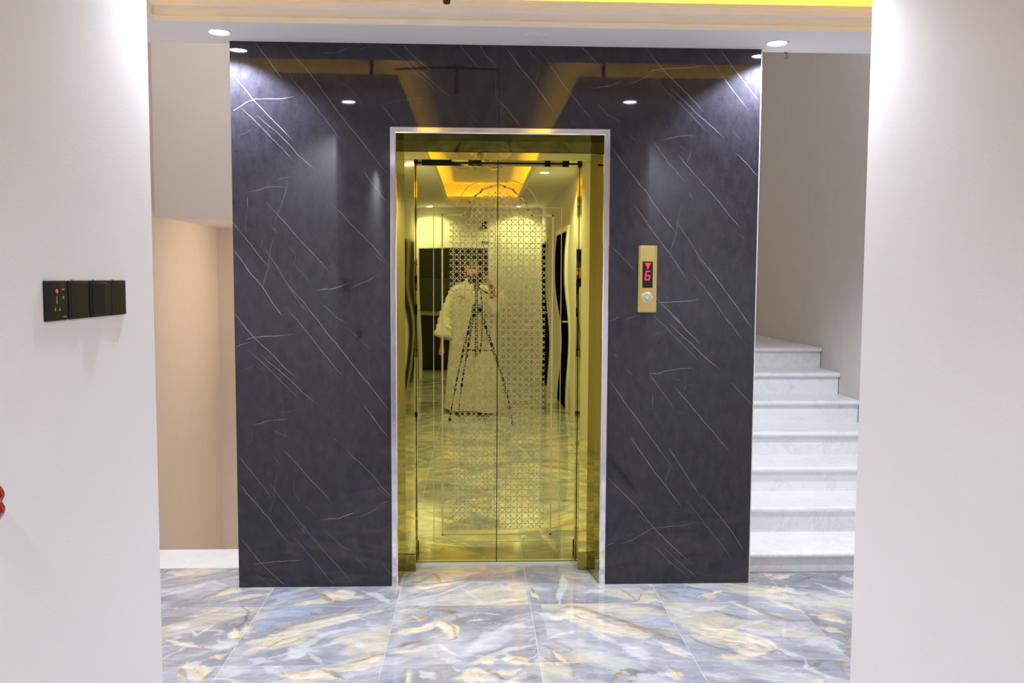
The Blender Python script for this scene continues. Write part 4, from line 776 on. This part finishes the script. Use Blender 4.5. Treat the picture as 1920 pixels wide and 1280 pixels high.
bm = bmesh.new(); tube(bm, [(TRX+.005, TRY+.01, 1.33), (TRX-.012, TRY+.035, 1.10), (TRX+.01, TRY+.045, .78), (TRX+.035, TRY+.045, .70), (TRX+.05, TRY+.04, .85), (TRX+.055, TRY+.03, 1.12), (TRX+.04, TRY+.01, 1.33)], .006, 8); tp('strap', bm, smooth=True)

ce = empty('camera', (0, -4.20, 1.398), 'black camera on the tripod, held up to the face of the robed person', 'camera')
ce.rotation_euler = (-pitch, 0, -yaw)
def cpart(n, bm, m, **k): o = fin(n, bm, m, ce, **k); return o
bm = bmesh.new(); prism(bm, [(-.068, 0), (.068, 0), (.070, .070), (.045, .078), (.030, .078), (.022, .104), (-.022, .104), (-.030, .078), (-.060, .076), (-.070, .066)], -.065, -.005, 'y'); cpart('camera_body', bm, M['black'], bevel=.004)
bm = bmesh.new(); lathe(bm, [(0, .0), (.034, .0), (.035, .02), (.033, .022), (.037, .026), (.037, .055), (.039, .058), (.039, .082), (.034, .082), (.032, .070), (0, .066)], (0, 0, .052), 36, 'y'); cpart('camera_lens', bm, M['black'], smooth=True)
bm = bmesh.new(); lathe(bm, [(0, .078), (.018, .077), (.031, .072)], (0, 0, .052), 32, 'y'); cpart('front_glass', bm, M['glass'], smooth=True)
bm = bmesh.new(); box(bm, -.021, .021, -.004, -.003, .088, .097); cpart('badge', bm, M['print'])

# ---------------------------------------------------------------- the photographer
def skin_obj(name, nodes, edges, m, sub=2, parent=None, root=0):
    """continuous body grown along connected joints: nodes = [(x,y,z,rx,ry)]"""
    me = bpy.data.meshes.new(name); me.from_pydata([n_[:3] for n_ in nodes], edges, []); me.update()
    o = bpy.data.objects.new(name, me); col.objects.link(o)
    sk = o.modifiers.new('skin', 'SKIN'); sk.use_smooth_shade = True
    for i, n_ in enumerate(nodes):
        me.skin_vertices[0].data[i].radius = (n_[3], n_[4]); me.skin_vertices[0].data[i].use_root = (i == root)
    ss = o.modifiers.new('sub', 'SUBSURF'); ss.levels = sub; ss.render_levels = sub
    dg = bpy.context.evaluated_depsgraph_get(); ev = o.evaluated_get(dg)
    me2 = bpy.data.meshes.new_from_object(ev); o.modifiers.clear(); o.data = me2
    me2.materials.clear(); me2.materials.append(m)
    for p in me2.polygons: p.use_smooth = True
    if parent: o.parent = parent
    return o
PX, PY = -.05, -4.70
nodes, edges = [], []
def N_(x, y, z, r, r2=None): nodes.append((x, y, z, r, r2 or r)); return len(nodes)-1
def E_(a, b): edges.append((a, b)); return b
pel = N_(PX, PY, .88, .14, .11)
sp1 = E_(pel, N_(PX-.005, PY+.0, 1.06, .125, .10)); sp2 = E_(sp1, N_(PX-.01, PY+.03, 1.24, .15, .11)); nb_ = E_(sp2, N_(PX-.01, PY+.055, 1.36, .085, .075))
nk = E_(nb_, N_(PX+.0, PY+.085, 1.425, .052, .052)); hd1 = E_(nk, N_(PX+.012, PY+.10, 1.50, .040, .045))
def hand(wr, palm, dirs, r=.0086):
    """palm and five separate bent fingers"""
    p = E_(wr, N_(*palm, .030, .016))
    for (a, b, c) in dirs:
        i = E_(p, N_(*a, r*1.1)); j = E_(i, N_(*b, r)); E_(j, N_(*c, r*.8))
# left arm (image left) hanging away from the body
sL = E_(sp2, N_(PX-.175, PY+.03, 1.335, .062)); eL = E_(sL, N_(PX-.275, PY+.02, 1.07, .043)); wL = E_(eL, N_(PX-.325, PY+.08, .825, .026))
hx, hy, hz = PX-.335, PY+.10, .765
hand(wL, (hx, hy, hz), [((hx-.026, hy+.012, hz-.055), (hx-.030, hy+.022, hz-.085), (hx-.028, hy+.030, hz-.108)), ((hx-.009, hy+.012, hz-.062), (hx-.010, hy+.024, hz-.094), (hx-.009, hy+.034, hz-.118)),
    ((hx+.009, hy+.010, hz-.060), (hx+.011, hy+.022, hz-.090), (hx+.011, hy+.032, hz-.112)), ((hx+.026, hy+.006, hz-.050), (hx+.030, hy+.015, hz-.076), (hx+.031, hy+.024, hz-.094)), ((hx+.012, hy+.038, hz-.012), (hx+.018, hy+.056, hz-.034), (hx+.018, hy+.062, hz-.056))])
# right arm raised, hand round the camera grip
sR = E_(sp2, N_(PX+.165, PY+.05, 1.335, .062)); eR = E_(sR, N_(PX+.222, PY+.19, 1.13, .043)); wR = E_(eR, N_(PX+.195, PY+.365, 1.355, .026))
hx, hy, hz = .125, -4.262, 1.405
hand(wR, (hx, hy, hz), [((hx-.018, hy+.045, hz+.066), (hx-.040, hy+.050, hz+.080), (hx-.058, hy+.044, hz+.080)), ((hx-.012, hy+.056, hz+.040), (hx-.036, hy+.064, hz+.050), (hx-.052, hy+.058, hz+.050)),
    ((hx-.010, hy+.056, hz+.018), (hx-.034, hy+.064, hz+.022), (hx-.050, hy+.058, hz+.021)), ((hx-.010, hy+.052, hz-.006), (hx-.032, hy+.060, hz-.008), (hx-.047, hy+.055, hz-.009)), ((hx-.020, hy-.004, hz+.040), (hx-.040, hy-.006, hz+.052), (hx-.056, hy-.004, hz+.052))])
for s in (-1, 1):   # legs and feet
    hp = E_(pel, N_(PX+s*.09, PY, .80, .088)); kn = E_(hp, N_(PX+s*.10, PY+.01, .46, .058)); an = E_(kn, N_(PX+s*.10, PY-.02, .10, .036)); E_(an, N_(PX+s*.115, PY+.14, .045, .035, .024))
person = skin_obj('person', nodes, edges, M['skin'])
tag(person, 'person in a long white wide-sleeved robe standing behind the camera tripod', 'person')
# the modelled head joined to the neck of the body surface
_b = bmesh.new(); _x = PX+.02
for cx_, cy_, cz_, rx, ry, rz, tl in ((_x, PY+.105, 1.578, .075, .096, .092, 0), (_x, PY+.130, 1.510, .061, .076, .066, .15), (_x, PY+.186, 1.458, .026, .022, .018, 0), (_x, PY+.212, 1.528, .0105, .016, .024, -.35),
        (_x, PY+.216, 1.512, .0155, .012, .009, 0), (_x-.077, PY+.098, 1.545, .009, .019, .031, 0), (_x+.077, PY+.098, 1.545, .009, .019, .031, 0), (_x, PY+.190, 1.572, .050, .014, .010, 0), (_x, PY+.205, 1.487, .024, .010, .010, 0), (_x-.010, PY+.092, 1.440, .050, .052, .060, -.3)):
    r_ = bmesh.ops.create_uvsphere(_b, u_segments=28, v_segments=20, radius=1)
    for v in r_['verts']:
        q = Vector((v.co.x*rx, v.co.y*ry, v.co.z*rz)); q = Matrix.Rotation(tl, 3, 'X') @ q; v.co = q+Vector((cx_, cy_, cz_))
_hm = bpy.data.meshes.new('head'); _b.to_mesh(_hm); _b.free(); _ho = bpy.data.objects.new('head', _hm); col.objects.link(_ho)
_m = _ho.modifiers.new('remesh', 'REMESH'); _m.mode = 'VOXEL'; _m.voxel_size = .004
_s = _ho.modifiers.new('smooth', 'SMOOTH'); _s.iterations = 5; _s.factor = .5
_n = bpy.data.meshes.new_from_object(_ho.evaluated_get(bpy.context.evaluated_depsgraph_get()))
bpy.data.objects.remove(_ho)
_b = bmesh.new(); _b.from_mesh(person.data); _b.from_mesh(_n); _b.to_mesh(person.data); _b.free()
for p in person.data.polygons: p.use_smooth = True; p.material_index = 0
# hair, beard, eyes and mouth laid onto the head surface
from mathutils.bvhtree import BVHTree
pm = person.data; HX, HY = PX+.02, PY+.12
bvh = BVHTree.FromPolygons([v.co for v in pm.vertices], [tuple(p.vertices) for p in pm.polygons])
def face_y(x, z):
    h = bvh.ray_cast(Vector((x, HY+.4, z)), Vector((0, -1, 0))); return h[0].y if h[0] else HY+.09
def patch(name, test, thick, m):
    """a layer grown from part of the head surface"""
    bm = bmesh.new(); bm.from_mesh(pm); bm.normal_update()
    bmesh.ops.delete(bm, geom=[f for f in bm.faces if not test(f.calc_center_median())], context='FACES')
    left = set(bm.verts); isl = []
    while left:
        st_ = [left.pop()]; c_ = []
        while st_:
            v = st_.pop(); c_.append(v)
            for e_ in v.link_edges:
                o_ = e_.other_vert(v)
                if o_ in left: left.remove(o_); st_.append(o_)
        isl.append(c_)
    isl.sort(key=len)
    for c_ in isl[:-1]: bmesh.ops.delete(bm, geom=c_, context='VERTS')
    rr = random.Random(5)
    for v in bm.verts: v.co += v.normal*(thick*(.9+.35*rr.random()))
    return fin(name, bm, m, person, smooth=True)
def hair_t(c):
    if c.z < 1.46 or abs(c.x-HX) > .12: return False
    y = c.y-HY
    if y > .02: return c.z > 1.600-.15*(y-.02)+.25*max(0, abs(c.x-HX)-.045)*-1
    if y > -.02: return c.z > 1.555
    return c.z > 1.49
patch('hair', hair_t, .009, M['hair'])
patch('beard', lambda c: 1.430 < c.z < 1.488 and c.y > HY+.015 and abs(c.x-HX) < .075 and not (abs(c.x-HX) < .024 and c.z > 1.480), .0035, M['hair'])
M['eye'] = mat('eye_white', (.6, .58, .55), .2, noise=.01); M['lip'] = mat('lips', (.30, .09, .07), .45, noise=.05)
for s in (-1, 1):
    ex = HX+s*.030; ey = face_y(ex, 1.553)
    bm = bmesh.new(); bmesh.ops.create_uvsphere(bm, u_segments=16, v_segments=12, radius=.0115)
    for v in bm.verts: v.co.z *= .62
    e = fin('eye', bm, M['eye'], person, smooth=True); e.location = (ex, ey-.0075, 1.553)
    bm = bmesh.new(); bmesh.ops.create_uvsphere(bm, u_segments=12, v_segments=8, radius=.0050); p_ = fin('iris', bm, M['hair'], e, smooth=True); p_.location = (0, .0082, 0)
    P_ = [(HX+s*.012, 1.572), (HX+s*.030, 1.578), (HX+s*.047, 1.571)]
    bm = bmesh.new(); tube(bm, [(x, face_y(x, z)+.0005, z) for x, z in P_], [.003, .004, .002], 8); fin('eyebrow', bm, M['hair'], person, smooth=True)
P_ = [(HX-.022, 1.487), (HX-.010, 1.489), (HX, 1.488), (HX+.010, 1.489), (HX+.022, 1.487)]
bm = bmesh.new(); tube(bm, [(x, face_y(x, z)+.0005, z) for x, z in P_], [.002, .0045, .0045, .0045, .002], 8); fin('mouth', bm, M['lip'], person, smooth=True)
# robe: lofted, with folds
bm = bmesh.new(); SEG = 72; rings = []
secs = [(.045, .295, .215, 0, 0), (.20, .280, .205, 0, 0), (.45, .262, .195, 0, 0), (.70, .240, .180, 0, 0), (.95, .218, .160, 0, .0), (1.12, .212, .150, 0, .01), (1.25, .222, .148, -.005, .025), (1.32, .225, .135, -.008, .035), (1.37, .190, .110, -.008, .05), (1.405, .110, .085, -.006, .065), (1.425, .066, .068, 0, .08), (1.455, .060, .062, .002, .088)]
for z, rx, ry, ox, oy in secs:
    ring = []
    for k in range(SEG):
        th = 2*PI*k/SEG; f = max(0, (1.15-z)/1.1)
        fo = 1+f*(.045*math.sin(7*th+1.3)+.03*math.sin(13*th+z*2.0))
        ring.append(bm.verts.new((PX+ox+rx*math.cos(th)*fo, PY+oy+ry*math.sin(th)*fo, z+(.012*math.sin(5*th) if z < .1 else 0))))
    rings.append(ring)
for A, B in zip(rings, rings[1:]):
    for k in range(SEG): bm.faces.new((A[k], A[(k+1) % SEG], B[(k+1) % SEG], B[k]))
def sleeve(pts, rad, ell):
    sg_ = 40; R_ = []
    P = [Vector(p) for p in pts]
    for i, p in enumerate(P):
        t = (P[min(i+1, len(P)-1)]-P[max(i-1, 0)]).normalized(); s = t.cross(Vector((0, 1, 0))).normalized(); u = s.cross(t).normalized(); ring = []
        for k in range(sg_):
            th = 2*PI*k/sg_; r = rad[i]*(1+.04*math.sin(i*2.4+3*th)+.05*math.sin(i*3.9))
            ring.append(bm.verts.new(p+s*math.cos(th)*r+u*math.sin(th)*r*ell))
        R_.append(ring)
    for A, B in zip(R_, R_[1:]):
        for k in range(sg_): bm.faces.new((A[k], A[(k+1) % sg_], B[(k+1) % sg_], B[k]))
def lerpn(a, b, n): return [tuple(Vector(a).lerp(Vector(b), k/n)) for k in range(n)]
sL_, eL_, wL_ = (PX-.145, PY+.03, 1.335), (PX-.262, PY+.02, 1.07), (PX-.318, PY+.075, .845)
P_ = lerpn(sL_, eL_, 10)+lerpn(eL_, wL_, 9)+[wL_]; sleeve(P_, [.085+.030*min(1, i/19) for i in range(len(P_))], .78)
sR_, eR_, wR_ = (PX+.135, PY+.045, 1.335), (PX+.220, PY+.185, 1.12), (PX+.200, PY+.32, 1.30)
P_ = lerpn(sR_, eR_, 10)+lerpn(eR_, wR_, 7)+[wR_]; sleeve(P_, [.085-.005*min(1, i/9)+.02*max(0, (i-9)/8) for i in range(len(P_))], .8)
bmesh.ops.solidify(bm, geom=bm.faces[:], thickness=.004); bmesh.ops.recalc_face_normals(bm, faces=bm.faces); fin('robe', bm, M['cloth'], person, smooth=True)
bm = bmesh.new(); box(bm, PX-.135, PX-.065, PY+.168, PY+.176, 1.262, 1.270)
tube(bm, [(PX-.14, PY+.165, 1.266), (PX-.10, PY+.177, 1.272), (PX-.06, PY+.180, 1.266)], .003, 8); p_ = fin('pocket_pen', bm, M['leather'], person)
for s in (-1, 1):
    bm = bmesh.new(); cx_, cy_ = PX+s*.115, PY+.09
    prism(bm, [(cx_-.045, cy_-.12), (cx_+.045, cy_-.12), (cx_+.052, cy_+.06), (cx_+.042, cy_+.13), (cx_, cy_+.15), (cx_-.042, cy_+.13), (cx_-.052, cy_+.06)], .0, .022, 'z')
    tube(bm, [(cx_-.048, cy_+.05, .02), (cx_-.03, cy_+.055, .075), (cx_+.03, cy_+.055, .075), (cx_+.048, cy_+.05, .02)], .012, 8); fin('sandal', bm, M['leather'], person, bevel=0)
